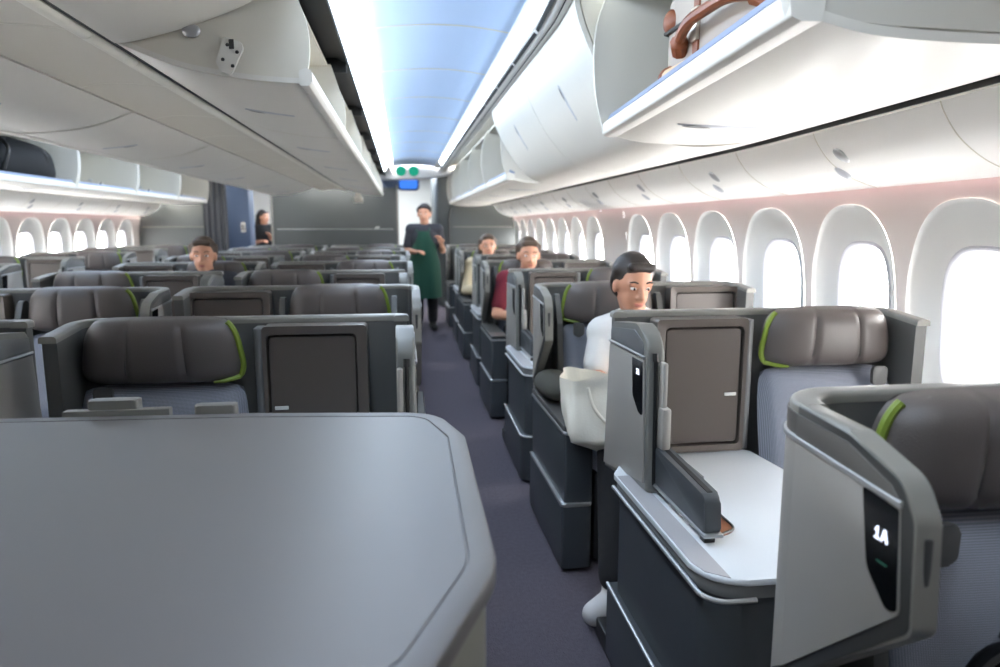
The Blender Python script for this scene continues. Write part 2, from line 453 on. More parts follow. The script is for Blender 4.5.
# service panels under the window bins
PY = frange(YF, YB - .02, 36)
for sd in (1, -1):
    s_ = 'right' if sd > 0 else 'left'
    p = MB()
    prof = smoothline([(1.437, 1.612), (1.462, 1.565), (1.515, 1.505), (1.60, 1.452), (1.698, 1.420)])
    ysweep(p, thick(prof, .02), PY, sd)
    pr = tag(p.build('trim_%d' % (9 if sd > 0 else 10), M['psu']), 'white passenger service panels above the %s windows' % s_, 'trim', None, 'structure')
    q = MB(); 
    for k in range(18):
        yj = -.9 + .6425 * k
        q.rings([[(side(x + taper(yj + dy) - (.0015 if dy == 0 else 0), sd), yj + dy, z - (.0015 if dy == 0 else -.0005)) for dy in (-.003, 0, .003)] for x, z in prof], False)
    q.build('panel_joint', M['cream'], pr)
    for k in range(9):
        for dy, big in ((.0, 1), (.16, .8)):
            yy = 2.22 + 1.06 * k + dy * .6 
            xx = 1.50 if big == 1 else 1.565; zz = 1.519 if big == 1 else 1.472
            n_ = Vector((-.6, 0, -.8)); t_ = Vector((.8, 0, -.6))
            e = MB(); e.ell((side(xx + taper(yy), sd), yy, zz), (.036, .026, .010), Vector((t_.x * sd, 0, t_.z)), Vector((0, 1, 0)), Vector((n_.x * sd, 0, n_.z)), 18, 8)
            e.build('reading_light', M['silver'] if big == 1 else M['seal'], pr)
    g = MB(); ysweep(g, [(1.392, 1.640), (1.405, 1.598), (1.420, 1.600), (1.41, 1.655)], PY, sd)
    tag(g.build('trim_%d' % (11 if sd > 0 else 12), M['black']), 'black gap behind the %s window bins' % s_, 'trim', None, 'structure')
    g = MB(); yy = YF
    while yy < YB - .05:
        ysweep(g, smoothline([(1.413, 1.606), (1.42, 1.596), (1.435, 1.600), (1.446, 1.609)], 3) + [(1.44, 1.63), (1.415, 1.625)], [yy, yy + .1, yy + .2, yy + .3, min(yy + .476, YB - .02)], sd); yy += .48
    tag(g.build('trim_%d' % (13 if sd > 0 else 14), M['rail']), 'cream segmented rail along the %s service panels' % s_, 'trim', None, 'structure')
    l = MB(); ysweep(l, [(1.700, 1.452), (1.716, 1.452), (1.716, 1.458), (1.700, 1.458)], PY, sd)
    tag(l.build('wash_light', M['wash']), 'pink wash light strip hidden above the %s windows' % s_, 'light')

# centre service strip between the centre bins
p = MB(); ysweep(p, thick(smoothline([(-1.118, 1.768), (-1.05, 1.784), (-.96, 1.789), (-.86, 1.784), (-.812, 1.776)]), .02), frange(YF, 10.4, 20), 1, False)
ps = tag(p.build('trim_15', M['cream']), 'cream service strip along the middle between the centre bins', 'trim', None, 'structure')
q = MB()
for k in range(14):
    yj = .5 + .75 * k
    q.rings([[(x, yj + dy, z - .0015 * (dy == 0)) for dy in (-.004, 0, .004)] for x, z in smoothline([(-1.115, 1.7675), (-1.05, 1.783), (-.96, 1.788), (-.86, 1.783), (-.815, 1.775)])], False)
q.build('panel_joint', M['rail'], ps)
g = MB(); yy = YF
while yy < 10.3:
    ysweep(g, smoothline([(-.813, 1.775), (-.800, 1.760), (-.777, 1.760), (-.768, 1.772)], 3) + [(-.775, 1.80), (-.807, 1.80)], [yy, yy + .317], 1, False); yy += .32
tag(g.build('trim_16', M['rail']), 'cream segmented rail beside the centre strip', 'trim', None, 'structure')
g = MB(); ysweep(g, [(-.769, 1.81), (-.767, 1.774), (-.742, 1.764), (-.739, 1.81)], [YF, 10.3], 1, False)
ysweep(g, [(-1.136, 1.81), (-1.134, 1.776), (-1.120, 1.774), (-1.118, 1.81)], [YF, 10.3], 1, False)
tag(g.build('trim_17', M['black']), 'dark seams beside the centre strip', 'trim', None, 'structure')

# ------------------------------------------------------------------ overhead bins
def hinge(parent, x, y, z, sd, axis=-1):
    ca, sa = math.cos(.3), -math.sin(.3) * sd
    def rt_(dx, dz): return (x + dx * ca - dz * sa, z + dx * sa + dz * ca)
    h = MB(); pl = rpoly([rt_(a_ * sd, c_) for a_, c_ in ((-.024, -.030), (-.006, -.050), (.022, -.050), (.034, .026), (.026, .040), (-.022, .040))][::1 if sd > 0 else -1], .008)
    h.prism(pl, 'y', y, y + axis * .012, .003)
    hb = h.build('hinge_plate', M['white'], parent)
    b = MB()
    for dx, dz in ((-.006, .022), (.022, .012), (-.008, -.018), (.02, -.026)):
        q_ = rt_(dx * sd, dz); b.ell((q_[0], y + axis * .012, q_[1]), (.005, .003, .005), n=10, m=6)
    b.box(x + .004, x + .018, y + axis * .010 - .003, y + axis * .010 + .003, z + .012, z + .038, .002)
    b.build('hinge_bolts', M['darkrail'], hb)
    k = MB(); k.ell((x - .09 * sd, y + axis * .008, z + .056), (.024, .010, .018), n=14, m=8)
    k.build('damper_knob', M['silver'], parent)

def latch(parent, fn, L=.10, W=.016):
    """fn(a, b) -> (point, normal); a across the door, b along the aisle"""
    m_ = MB(); out = []
    for j in range(9):
        a = -1 + 2 * j / 8; w = W * math.sqrt(max(0.02, 1 - a * a)); row = []
        for i in range(5):
            b = (-1 + 2 * i / 4); p, n = fn(a * L, b * w)
            row.append(Vector(p) + Vector(n) * .004 * (1 - b * b))
        out.append(row)
    m_.rings(out, False)
    lt = m_.build('latch', M['seal'], parent)
    m2 = MB(); out = []
    for j in range(7):
        a = -1 + 2 * j / 6; w = W * .62 * math.sqrt(max(0.02, 1 - a * a)); row = []
        for i in range(3):
            b = (-1 + i); p, n = fn(-L * .52 + a * L * .36, b * w); row.append(Vector(p) + Vector(n) * .0052)
        out.append(row)
    m2.rings(out, False); m2.build('latch_recess', M['band'], lt)

def surf(prof, y0, sd, tp, s0, centre=False):
    """point and outward normal on a profile at arc length s0 + a, row y0 + b"""
    L = [0]
    for a, b in zip(prof[:-1], prof[1:]): L.append(L[-1] + math.dist(a, b))
    def fn(a, b):
        s = s0 + a
        for i in range(len(prof) - 1):
            if s <= L[i + 1] or i == len(prof) - 2:
                t = (s - L[i]) / (L[i + 1] - L[i]); P0 = prof[i]; P1 = prof[i + 1]
                x = P0[0] + (P1[0] - P0[0]) * t; z = P0[1] + (P1[1] - P0[1]) * t
                d = Vector((P1[0] - P0[0], P1[1] - P0[1])).normalized()
                n = (d.y, -d.x) if d.x > 0 else (-d.y, d.x)
                if n[1] > 0: n = (-n[0], -n[1])
                yy = y0 + b
                return ((cside if centre else side)(x + (taper(yy) if tp else 0), sd), yy, z), (n[0] * sd, 0, n[1])
    return fn

CLOSED = smoothline([(.625, 2.064), (.645, 1.985), (.70, 1.865), (.79, 1.725), (.915, 1.605), (1.06, 1.572), (1.22, 1.580), (1.40, 1.612)])
OPENB = smoothline([(.75, 1.614), (.80, 1.598), (.90, 1.582), (1.10, 1.578), (1.28, 1.590), (1.40, 1.612)])
ENDW = smoothline([(.745, 2.09), (.705, 1.98), (.694, 1.86), (.705, 1.73), (.735, 1.61)])
def window_bin(y0, y1, sd, opened, label):
    root = empty('overhead_bin', (0, 0, 0)); tag(root, label, 'overhead bin', 'overhead bins above the %s windows' % ('right' if sd > 0 else 'left'))
    ys = frange(y0 + .004, y1 - .004, 10)
    if not opened:
        d = MB(); ysweep(d, thick(CLOSED, .018), ys, sd); d.build('door', M['white'], root)
        latch(root, surf(CLOSED, (y0 + y1) / 2, sd, True, .27), .085, .013)
    else:
        b = MB(); ysweep(b, thick(OPENB, .016), ys, sd)
        b.build('bucket', M['white'], root)
        lp = MB(); ysweep(lp, rpoly([(.735, 1.606), (.752, 1.600), (.79, 1.600), (.79, 1.642), (.748, 1.656), (.730, 1.640)], .008, 3), [ys[0] - .002] + ys[1:-1] + [ys[-1] + .002], sd)
        lip = lp.build('lip', M['white'], root)
        l2 = MB(); ysweep(l2, [(.747, 1.6565), (.789, 1.643), (.789, 1.658), (.756, 1.674)], ys, sd); l2.build('lip_liner', M['lipblue'], lip)
        latch(root, surf(OPENB, (y0 + y1) / 2 + .26, sd, True, .245), .125, .028)
        bk = MB(); ysweep(bk, thick(smoothline([(1.385, 1.625), (1.42, 1.75), (1.42, 1.88), (1.34, 2.0), (1.15, 2.075), (.75, 2.085)]), .015), ys, sd)
        bk.build('back_panel', M['binliner'], root)
    for yy, dr in ((y0 + .016, -1), (y1 - .016, 1)):
        e = MB()
        poly = (ENDW if opened else [(x + .02, z + .01) for x, z in CLOSED[:len(CLOSED) - 8]]) + ([(.9, 1.60), (1.1, 1.597), (1.28, 1.608)] if opened else []) + [(1.38, 1.63), (1.41, 1.75), (1.41, 1.88), (1.33, 2.0), (1.14, 2.07)]
        e.prism([(side(x + taper(yy), sd), z) for x, z in poly], 'y', yy - .010, yy + .010, .004)
        ep = e.build('end_panel', M['binliner'] if opened else M['cream'], root)
        if opened: hinge(ep, side(1.08 + taper(yy), sd), yy - .010, 1.70, -sd)
    return root

for sd in (1, -1):
    s_ = 'right' if sd > 0 else 'left'
    ys = [1.06, 2.50, 3.72, 4.95, 6.20, 7.45, 8.70, 9.95, 11.06]
    if sd < 0: ys = [3.9, 5.3, 6.7, 8.11, 9.55, 10.9]
    for i in range(len(ys) - 1):
        op = (i not in (1, 2)) if sd > 0 else True
        if sd > 0:
            lb = ['open overhead bin above the right windows holding a strapped cream suitcase', 'closed white overhead bin just aft of the open suitcase bin',
                  'closed white overhead bin, second aft of the open suitcase bin', 'open empty overhead bin, nearest one aft of the two closed bins'][i] if i < 4 else \
                 'open empty overhead bin above the right windows, %s aft of the two closed bins' % ORD[i - 3]
        else:
            lb = 'open overhead bin above the left windows holding a black duffel bag' if i == 1 else 'open empty overhead bin above the left windows, %s' % (
                'just ahead of the duffel bag' if i == 0 else ORD[i - 2] + ' aft of the duffel bag bin')
        window_bin(ys[i], ys[i + 1], sd, op, lb)

# centre bins (written for the right-hand face, mirrored for the left)
AXC = -.94
def cside(x, sd): return x if sd > 0 else 2 * AXC - x
CB = smoothline([(-.745, 1.768), (-.64, 1.727), (-.547, 1.700), (-.40, 1.679), (-.255, 1.672)])
CC = smoothline([(-.735, 1.760), (-.69, 1.766), (-.571, 1.800), (-.467, 1.839), (-.378, 1.882), (-.30, 1.945)])
CE = smoothline([(-.295, 1.985), (-.268, 1.90), (-.243, 1.82), (-.241, 1.74), (-.256, 1.68)])
def centre_bin(y0, y1, sd, opened, label):
    root = empty('centre_overhead_bin', (0, 0, 0)); tag(root, label, 'overhead bin', 'centre overhead bins facing the %s aisle' % ('right' if sd > 0 else 'left'))
    ys = frange(y0 + .003, y1 - .003, 4)
    if not opened:
        d = MB(); ysweep(d, thick(CC, .015), ys, sd, False, True, True); d.build('door', M['white'], root)
    else:
        b = MB(); ysweep(b, thick(CB, .014), ys, sd, False, True, True); b.build('bucket', M['white'], root)
        lp = MB(); ysweep(lp, rpoly([(-.270, 1.666), (-.244, 1.666), (-.234, 1.680), (-.236, 1.706), (-.249, 1.714), (-.270, 1.706)], .006, 3), [ys[0] - .003] + ys[1:-1] + [ys[-1] + .003], sd, False, True, True)
        lp.build('lip', M['white'], root)
        latch(root, surf(CB, (y0 + y1) / 2, sd, False, .30, True), .085, .015)
        bk = MB(); ysweep(bk, thick(smoothline([(-.735, 1.776), (-.79, 1.86), (-.76, 1.94), (-.66, 1.982), (-.31, 1.99)])[::-1], .012), ys, sd, False, True, True)
        bk.build('back_panel', M['cream'], root)
    for yy in (y0 + .014, y1 - .014):
        poly = (CE + CB[::-1] if opened else CC[::-1]) + [(-.785, 1.86), (-.755, 1.935), (-.655, 1.975)]
        if not opened: poly = [(x - .012, z + .008) for x, z in poly]
        e = MB(); e.prism([(cside(x, sd), z) for x, z in poly], 'y', yy - .009, yy + .009, .003)
        ep = e.build('end_panel', M['cream'], root)
        if opened: hinge(ep, cside(-.452, sd), yy - .009, 1.742, sd)
cy = [.62, 2.05, 3.30, 4.55, 5.80, 7.05, 8.30, 9.55]
for sd in (1, -1):
    for i in range(len(cy) - 1):
        op = not (sd > 0 and i == 0)
        s_ = 'right' if sd > 0 else 'left'
        lb = 'closed white centre bin nearest the front on the right aisle side' if not op else \
            'open lowered centre overhead bin facing the %s aisle, %s from the front' % (s_, ORD[i - 1 if sd > 0 else i])
        centre_bin(cy[i], cy[i + 1], sd, op, lb)
e = MB(); e.box(-.62, -.50, 9.48, 9.52, 1.58, 1.655, .01); eb = e.build('projector_box', M['white'])
e = MB(); e.box(-.60, -.52, 9.485, 9.515, 1.655, 1.71, .004); e.build('bracket', M['white'], eb)
tag(eb, 'small white box hanging under the aft end of the centre bins', 'sign box')

def ins(poly, d):
    out = []
    n = len(poly)
    for i in range(n):
        a = Vector(poly[i - 1]); c = Vector(poly[(i + 1) % n]); t_ = (c - a)
        if t_.length < 1e-6: out.append(poly[i]); continue
        t_.normalize(); nn = Vector((t_.y, -t_.x)); out.append((poly[i][0] + nn.x * d, poly[i][1] + nn.y * d))
    return out
# ------------------------------------------------------------------ suites
RZ = 1.03
def suite(kind, sd):
    root = empty('business_suite')
    F = sd
    def P(name, m, mbx, parent=root, angle=35): return mbx.build(name, m, parent, angle)
    A = kind == 'A'
    # ---- shell
    if A:
        path = dense(rpath([(.975, -.2), (.975, 0), (0, 0), (0.0, -.30)], [.07, .10]), .03)
    else:
        path = dense(rpath([(.975, -.2), (.975, 0), (.052, 0), (.052, -.05)], [.07, .045]), .03)
    nfront = len(path)
    def wing_z(i, p):
        if A and p[0] < .06 and p[1] < -.055:
            f = min(1, (-p[1] - .055) / .29); z = .575 + .235 * f
            if p[1] < -.315: z += .03 * ((-p[1] - .315) / .03) ** 2
            return z
        return .57 if (not A and p[0] < .17) else .03
    def top_z(i, p):
        if p[1] < -.30 and p[0] < .1: return RZ - .008 - .028 * ((-p[1] - .30) / .045) ** 2
        if p[0] > .9 and p[1] < 0: return RZ - .02 * (-p[1] / .2)
        return RZ
    s = MB(F); sweep(s, [p for p in path if p[0] > .1 or p[1] > -.12], wing_z, lambda i, p: top_z(i, p) - .012, -.036, 0, .004); P('shell', M['shell'], s)
    rp = [p for p in path if p[0] > .1 or p[1] > -.115]; rp = [(rp[0][0], rp[0][1] - .006)] + rp + [(rp[-1][0], rp[-1][1] - .005)]
    r = MB(F); sweep(r, rp, lambda i, p: top_z(i, p) - .018, top_z, -.0375, .006, .0085)
    rim = P('rim', M['rim'], r)
    if A:
        wp = [p for p in path if p[0] < .25]
        CUT = -.10
        o = MB(F); sweep(o, [p for p in wp if p[0] > .0 or p[1] > CUT - .03], lambda i, p: wing_z(i, p), .975, -.002, .0085); P('wing_panel', M['wing'], o)
        def outline(d, top=None, x=0):
            z1 = RZ - d if top is None else top
            q = [(CUT, .585 + d * 1.3), (CUT, z1)]
            if top is None: q += [(-.22 + d * .3, z1 - .006), (-.322 + d * .6, RZ - .034 - d), (-.348 + d, .955)]
            else: q += [(-.343 + d, z1 - .012)]
            q += [(-.356 + d, .818 + d * .9)]
            return q
        sl = rpoly(outline(0), [0, 0, .06, .05, .04, .024], 6)
        o = MB(F); o.prism(sl, 'x', -.007, .026, .006, 3); wg = P('wing', M['rim'], o)
        o = MB(F); o.prism(rpoly(outline(.0035), [0, 0, .05, .04, .03, .022], 5), 'x', -.0085, -.005, .0008); P('edge_trim', M['edge'], o, wg)
        o = MB(F); o.prism(rpoly(outline(.019, .974), [0, 0, .003, .018], 5), 'x', -.0105, -.005, .0008); P('wing_panel', M['wing'], o)
        bp = [(CUT, .982), (CUT, 1.016), (-.22, 1.010), (-.305, .984), (-.326, .966), (-.326, .9625)]
        b = MB(F); b.prism(bp, 'x', -.0102, -.005, .0008); P('band', M['band'], b, wg)
        b = MB(F); sweep(b, [p for p in wp if p[0] > .0 or p[1] > CUT - .03], .975, lambda i, p: top_z(i, p) - .015, -.002, .0082); P('band', M['band'], b)
        t = MB(F); tp_ = [p for p in wp if p[0] > .0 or p[1] > CUT] + dense([(0., CUT), (.0, -.326)], .04)
        sweep(t, tp_, lambda i, p: .975 - .012 * min(1, max(0, (-p[1] + CUT) / .22)), lambda i, p: .983 - .012 * min(1, max(0, (-p[1] + CUT) / .22)), .0, .0125, .002); P('silver_trim', M['silver'], t)
        dsp = rpoly([(-.258, .9655), (-.3235, .9605), (-.3345, .838), (-.318, .830), (-.277, .866)], [.004, .004, .006, .015, .035])
        e = MB(F); e.prism(dsp, 'x', -.0118, -.0095, 0); P('display', M['screen'], e)
        e = MB(F); e.box(.004, .015, -.3525, -.340, .86, .935, .003); P('door_slot', M['edge'], e)
    else:
        slab = rpoly([(-.03, .54), (-.075, 1.005), (-.30, RZ), (-.385, 1.0), (-.412, .60)], [.0, .02, .05, .05, .0])
        o = MB(F); o.prism(slab, 'x', .036, .082, .008, 3); wg = P('wing', M['rimlight'], o)
        pan = rpoly([(-.036, .555), (-.072, .940), (-.372, .945), (-.392, .62)], [.0, .0, .0, .0])
        o = MB(F); o.prism(pan, 'x', .032, .038, .001); P('wing_panel', M['wing'], o)
        b = MB(F); b.prism(rpoly([(-.077, .956), (-.082, .99), (-.29, 1.012), (-.355, .99), (-.368, .956)], .008), 'x', .033, .038, .001); P('band', M['band2'], b, wg)
        t = MB(F); t.tube([(.033, -.070, .9475), (.032, -.2, .950), (.033, -.376, .951)], .004, 8); P('silver_trim', M['silver'], t)
        e = MB(F); e.prism(rpoly([(-.285, .937), (-.368, .938), (-.378, .795), (-.345, .80), (-.297, .835)], [.003, .003, .01, .02, .02]), 'x', .0305, .036, 0); P('display', M['screen'], e)
        e = MB(F); e.tube([(.056, -.398, .955), (.056, -.4128, .62)], .005, 8); e.tube([(.056, -.3945, .965), (.056, -.398, .945)], .008, 8); P('door_slot', M['black'], e)
        e = MB(F); e.box(.066, .080, -.428, -.395, .62, .945, .005); P('latch_bar', M['wing'], e)
        e = MB(F); e.box(.062, .088, -.442, -.402, .72, .83, .008); P('latch_grip', M['wing'], e)
        # low sliding divider standing on the console
        d = MB(F); d.prism(rpoly([(-.405, .622), (-.405, .722), (-.47, .720), (-.712, .708), (-.722, .622)], [.0, .012, .0, .02, .01]), 'x', .058, .096, .005); dv = P('divider', M['dark'], d)
        d = MB(F); d.prism([(-.44, .7195), (-.44, .7225), (-.695, .7105), (-.695, .7075)], 'x', .072, .084, 0); d.build('divider_slot', M['black'], dv)
        d = MB(F); d.box(.054, .100, -.728, -.405, .616, .625, .003); d.build('divider_strip', M['silver'], dv)
        d = MB(F); d.box(.064, .090, -.708, -.682, .597, .618, .002); d.build('divider_foot', M['edge'], dv)
    if not A:
        w = MB(F); w.box(.0, .06, -.30, -.10, .008, .07, .006); P('floor_rail', M['shoe'], w)
    # ---- seat
    uc = .335 if A else .722
    hv = -.085
    def hfr(a, b, t): return (uc + a, hv - t - .012 * (a / .2) ** 2 * -1, .948 + b)
    h = MB(F); h.cushion(.224, .094, .078, hfr, 40, 18, 6, (-.36, .36), .86, .3, .22)
    hr = P('headrest', M['leather'], h, root, 60)
    p = MB(F); q = []
    for k in range(19):
        b = .93 - 1.86 * k / 18; a = -1.0
        aa = a * math.sqrt(1 - .22 * b ** 4); w_ = .224 * (1 - .14 * (b * .5 + .5)); q.append((uc + aa * w_ + .002, hv - .020 - .012 * (aa * w_ / .2) ** 2 * -1, .948 + b * .094 * math.sqrt(1 - .22)))
    q += [(uc - .165, hv - .036, .864), (uc - .14, hv - .042, .8625)]
    p.tube(q, [.0085] * (len(q) - 3) + [.008, .006, .003], 8); P('piping', M['lime'], p, hr)
    for dx in (-.08, .08):
        m_ = MB(F); m_.tube([(uc + dx, hv - .050, .872), (uc + dx * .98, hv - .0650, .90), (uc + dx * .96, hv - .0665, .95), (uc + dx * .92, hv - .062, .995), (uc + dx * .90, hv - .046, 1.018)], .0018, 6); P('seam', M['edge'], m_, hr)
    def bfr(a, b, t): return (uc + a, -.075 - t - .12 * (.62 - b - .0 - .62 + .25) / .5 * .9, .62 + b)
    b = MB(F); b.cushion(.225, .235, .075, bfr, 26, 24, 7); P('backrest', M['fabric'], b, root, 60)
    def cfr(a, b, t): return (uc + a, -.47 + b, .385 + t)
    c = MB(F); c.cushion(.235, .27, .065, cfr, 22, 22, 7); P('seat_cushion', M['fabric'], c, root, 60)
    c = MB(F); c.box(uc - .22, uc + .22, -.70, -.14, .02, .372, .015); P('seat_base', M['darker'], c)
    us = uc - .262 if A else uc + .02
    t = MB(F); t.prism(rpoly([(us + .08, .868), (us + .13, .868), (us + .128, .815), (us + .105, .80), (us + .082, .815)], .012), 'y', -.185, -.172, .004)
    P('headrest_strap', M['edge'], t)
    for sx in (-1, 1):    # bolsters of the shell beside the seat
        x0 = uc + sx * .235
        if x0 < .03 or (not A and sx < 0): continue
        w = MB(F); w.prism(rpoly([(-.045, .56), (-.045, .985), (-.09, .985), (-.155, .86), (-.19, .56)], .02), 'x', x0 - .012, x0 + .012, .006); P('side_bolster', M['shell'], w)
    # ---- locker beside the seat
    if not A:
        w = MB(F); w.prism(rpoly([(.452, -.03), (.452, -.118), (.476, -.100), (.480, -.03)], [0, .008, .012, 0]), 'z', .60, 1.005, .004); P('pillar', M['band2'], w)
    l0, l1 = (.62, .945) if A else (.165, .452)
    f = MB(F)
    ou = rpoly([(l0, .60), (l0, 1.012), (l1, 1.012), (l1, .60)], .012); inn = rpoly([(l0 + .028, .618), (l0 + .028, .988), (l1 - .010, .988), (l1 - .010, .618)], .016)
    f.rings([[(x, -.045, z) for x, z in ou], [(x, -.115, z) for x, z in ou], [(x, -.110, z) for x, z in inn], [(x, -.070, z) for x, z in inn]], True, True, True)
    lf = P('locker', M['lockframe'], f)
    dpoly = rpoly([(l0 + .033, .624), (l0 + .033, .982), (l1 - .015, .982), (l1 - .015, .624)], .014)
    R = []
    for yy, sc in ((-.072, 1.), (-.098, 1.), (-.102, .985)):
        cx = (l0 + l1) / 2; R.append([(cx + (x - cx) * sc, yy, .797 + (z - .797) * sc) for x, z in dpoly])
    d = MB(F); d.rings(R); ld = P('locker_door', M['locker'], d, lf)
    t = MB(F); t.box(l1 - .062, l1 - .025, -.106, -.100, .772, .782, .001); P('label_tab', M['label'], t, ld)
    # ---- console
    if not A:
        plan = rpoly([(0, -.26), (.0, -.87), (.52, -.87), (.52, -.72), (.47, -.10), (.09, -.10)][::-1], [.02, .02, .02, .02, .085, .03])
        plan = [p for i_, p in enumerate(plan) if math.dist(p, plan[i_ - 1]) > 1e-4]
        inset = lambda d_: ins(plan, d_)
        b = MB(F); b.prism(inset(.014), 'z', .02, .552, .003); body = P('console', M['dark'], b)
        b = MB(F); b.prism(inset(.004), 'z', .552, .586, .003); P('console_band', M['band2'], b, body)
        b = MB(F); b.prism(inset(-.004), 'z', .584, .597, .005, 3); P('console_top', M['ctop'], b)
        b = MB(F); b.prism([(.001, -.28), (.001, -.79), (.012, -.83), (.052, -.862), (.052, -.28)], 'z', .5955, .5985); P('console_ledge', M['ledge'], b, body)
        pl = rpath([(-.002, -.25), (-.002, -.878), (.10, -.878)], [.085])
        t = MB(F); t.tube([(x, y, .556) for x, y in dense(pl, .05)], .0055, 8); P('silver_strip', M['silver'], t, body)
        lowp = rpoly([(.0, -.21), (-.012, -.885), (.2, -.885), (.2, -.21)], [.0, .07, .0, .0])
        b = MB(F); b.prism(lowp, 'z', .015, .245, .004); lo = P('kick_panel', M['dark'], b)
        t = MB(F); t.tube([(x, y, .247) for x, y in dense(rpath([(-.002, -.22), (-.013, -.885), (.08, -.887)], [.07]), .05)], .0055, 8); P('silver_strip', M['silver'], t, lo)
        t = MB(F); t.box(.16, .36, -.8885, -.858, .558, .582, .002); P('tray_slot', M['black'], t, body)
        tr = rpoly([(.098, -.69), (.098, -.44), (.162, -.44), (.162, -.66)], [.015, .01, .02, .035])
        t = MB(F); t.prism(tr, 'z', .5965, .602, .0015); tt = P('tray_mat', M['bronze'], t)
        t = MB(F); t.tube([(x, y, .603) for x, y in tr + tr[:1]], .003, 6, False); P('tray_rim', M['edge'], t, tt)
        t = MB(F); t.prism(rpoly([(.11, -.36), (.155, -.40), (.155, -.50), (.11, -.50)], .006), 'z', .597, .668, .004); P('reading_lamp_box', M['band2'], t)
    else:
        ap = rpoly([(-.018, -.125), (-.012, -.735), (.095, -.735), (.095, -.125)], [.0, .012, .012, .0])
        b = MB(F); b.prism([(x + .004, y) for x, y in ap], 'z', .27, .535, .003); bx = P('armrest', M['dark'], b)
        b = MB(F); b.prism(ap, 'z', .545, .566, .006, 3); P('armrest_top', M['edge'], b, bx)
        t = MB(F); t.prism([(x - .002 if x < .05 else x, y - .003 if y < -.5 else y) for x, y in ap], 'z', .533, .546, .003); P('silver_strip', M['silver'], t, bx)
        lo = MB(F); lo.prism([(x - .006 if x < .05 else x, y - .01 if y < -.5 else y) for x, y in ap], 'z', .02, .265, .004); lw = P('kick_panel', M['dark'], lo)
        t = MB(F); t.prism([(x - .009 if x < .05 else x, y - .013 if y < -.5 else y) for x, y in ap], 'z', .262, .274, .003); P('silver_strip', M['silver'], t, lw)
        cp = rpoly([(.60, -.10), (.60, -.86), (.96, -.86), (.96, -.10)], [0, .05, .02, 0])
        b = MB(F); b.prism(cp, 'z', .02, .572, .003); body = P('console', M['dark'], b)
        b = MB(F); b.prism([(x - .006 if x < .8 else x, y) for x, y in cp], 'z', .572, .586, .004); P('console_top', M['ctop'], b)
    return root

PROTO = {}
SUITES = {}
def place(kind, sd, x, y, label, group):
    key = (kind, sd)
    if key not in PROTO: PROTO[key] = o = suite(kind, sd)
    else: o = copy_tree(PROTO[key])
    o.location = (x, y, 0); tag(o, label, 'airline seat', group); return o
for blk, sd, x0, y00, first in (('right', 1, .58, 1.03, 'A'), ('cr', -1, .06, 2.10, 'B'), ('cl', -1, -.97, 2.10, 'B'), ('left', -1, -2.58, 1.03, 'A')):
    n = 9 if blk in ('right', 'left') else 8
    for k in range(n):
        kind = first if k % 2 == 0 else ('B' if first == 'A' else 'A')
        y = y00 + 1.055 * k
        if blk == 'left' and y < 3: continue
        where = {'right': 'right window row', 'left': 'left window row', 'cr': 'centre block by the right aisle', 'cl': 'centre block by the left aisle'}[blk]
        look = 'aisle armrest' if kind == 'A' else 'white-topped console'
        if blk == 'right' and k == 0: lb = 'nearest grey suite on the right, its wing showing 1A'
        elif blk == 'right' and k == 1: lb = 'grey suite with a wide white console, second along the right windows'
        elif blk == 'right' and k == 2: lb = 'grey suite where the passenger in a white t-shirt sits'
        else: lb = 'grey suite with %s, %s from the front, %s' % (look, ORD[k], where)
        o = place(kind, sd, x0, y, lb, {'right': 'suites along the right windows', 'left': 'suites along the left windows', 'cr': 'centre suites on the right', 'cl': 'centre suites on the left'}[blk])
        SUITES[(blk, k)] = o

# seat numbers on the two nearest wings
GLYPH = {'1': [[(.08, .62), (.30, .95), (.30, 0)], [(.04, 0), (.54, 0)]], '2': [[(.02, .72), (.10, .90), (.28, .97), (.46, .88), (.50, .70), (.40, .48), (.02, 0), (.54, 0)]],
         'A': [[(0, 0), (.28, .95), (.36, .95), (.64, 0)], [(.12, .30), (.52, .30)]]}
def text(body, parent, x, y0, z0, h, m):
    """seat number in flat strokes, read from the aisle"""
    cx = 0
    for ch in body:
        g = MB()
        for st in GLYPH[ch]:
            for a, b in zip(st[:-1], st[1:]):
                d = (Vector(b) - Vector(a)).normalized(); n = Vector((-d.y, d.x)) * .068; e = d * .05
                q = [Vector(a) - e + n, Vector(b) + e + n, Vector(b) + e - n, Vector(a) - e - n]
                g.prism([(y0 - (cx + p.x) * h, z0 + p.y * h) for p in q], 'x', x - .0006, x + .0006)
        g.build('seat_number', m, parent); cx += .84
def disp(root): return [c for c in root.children if c.name.startswith('display')][0]
text('1A', disp(SUITES[('right', 0)]), -.0125, -.288, .912, .0150, M['glyph'])
t = MB(); t.box(-.0131, -.012, -.313, -.295, .884, .8855, 0); t.build('status_light', M['glyphdim'], disp(SUITES[('right', 0)]))
text('2A', disp(SUITES[('right', 1)]), .0300, -.325, .900, .014, M['glyph'])

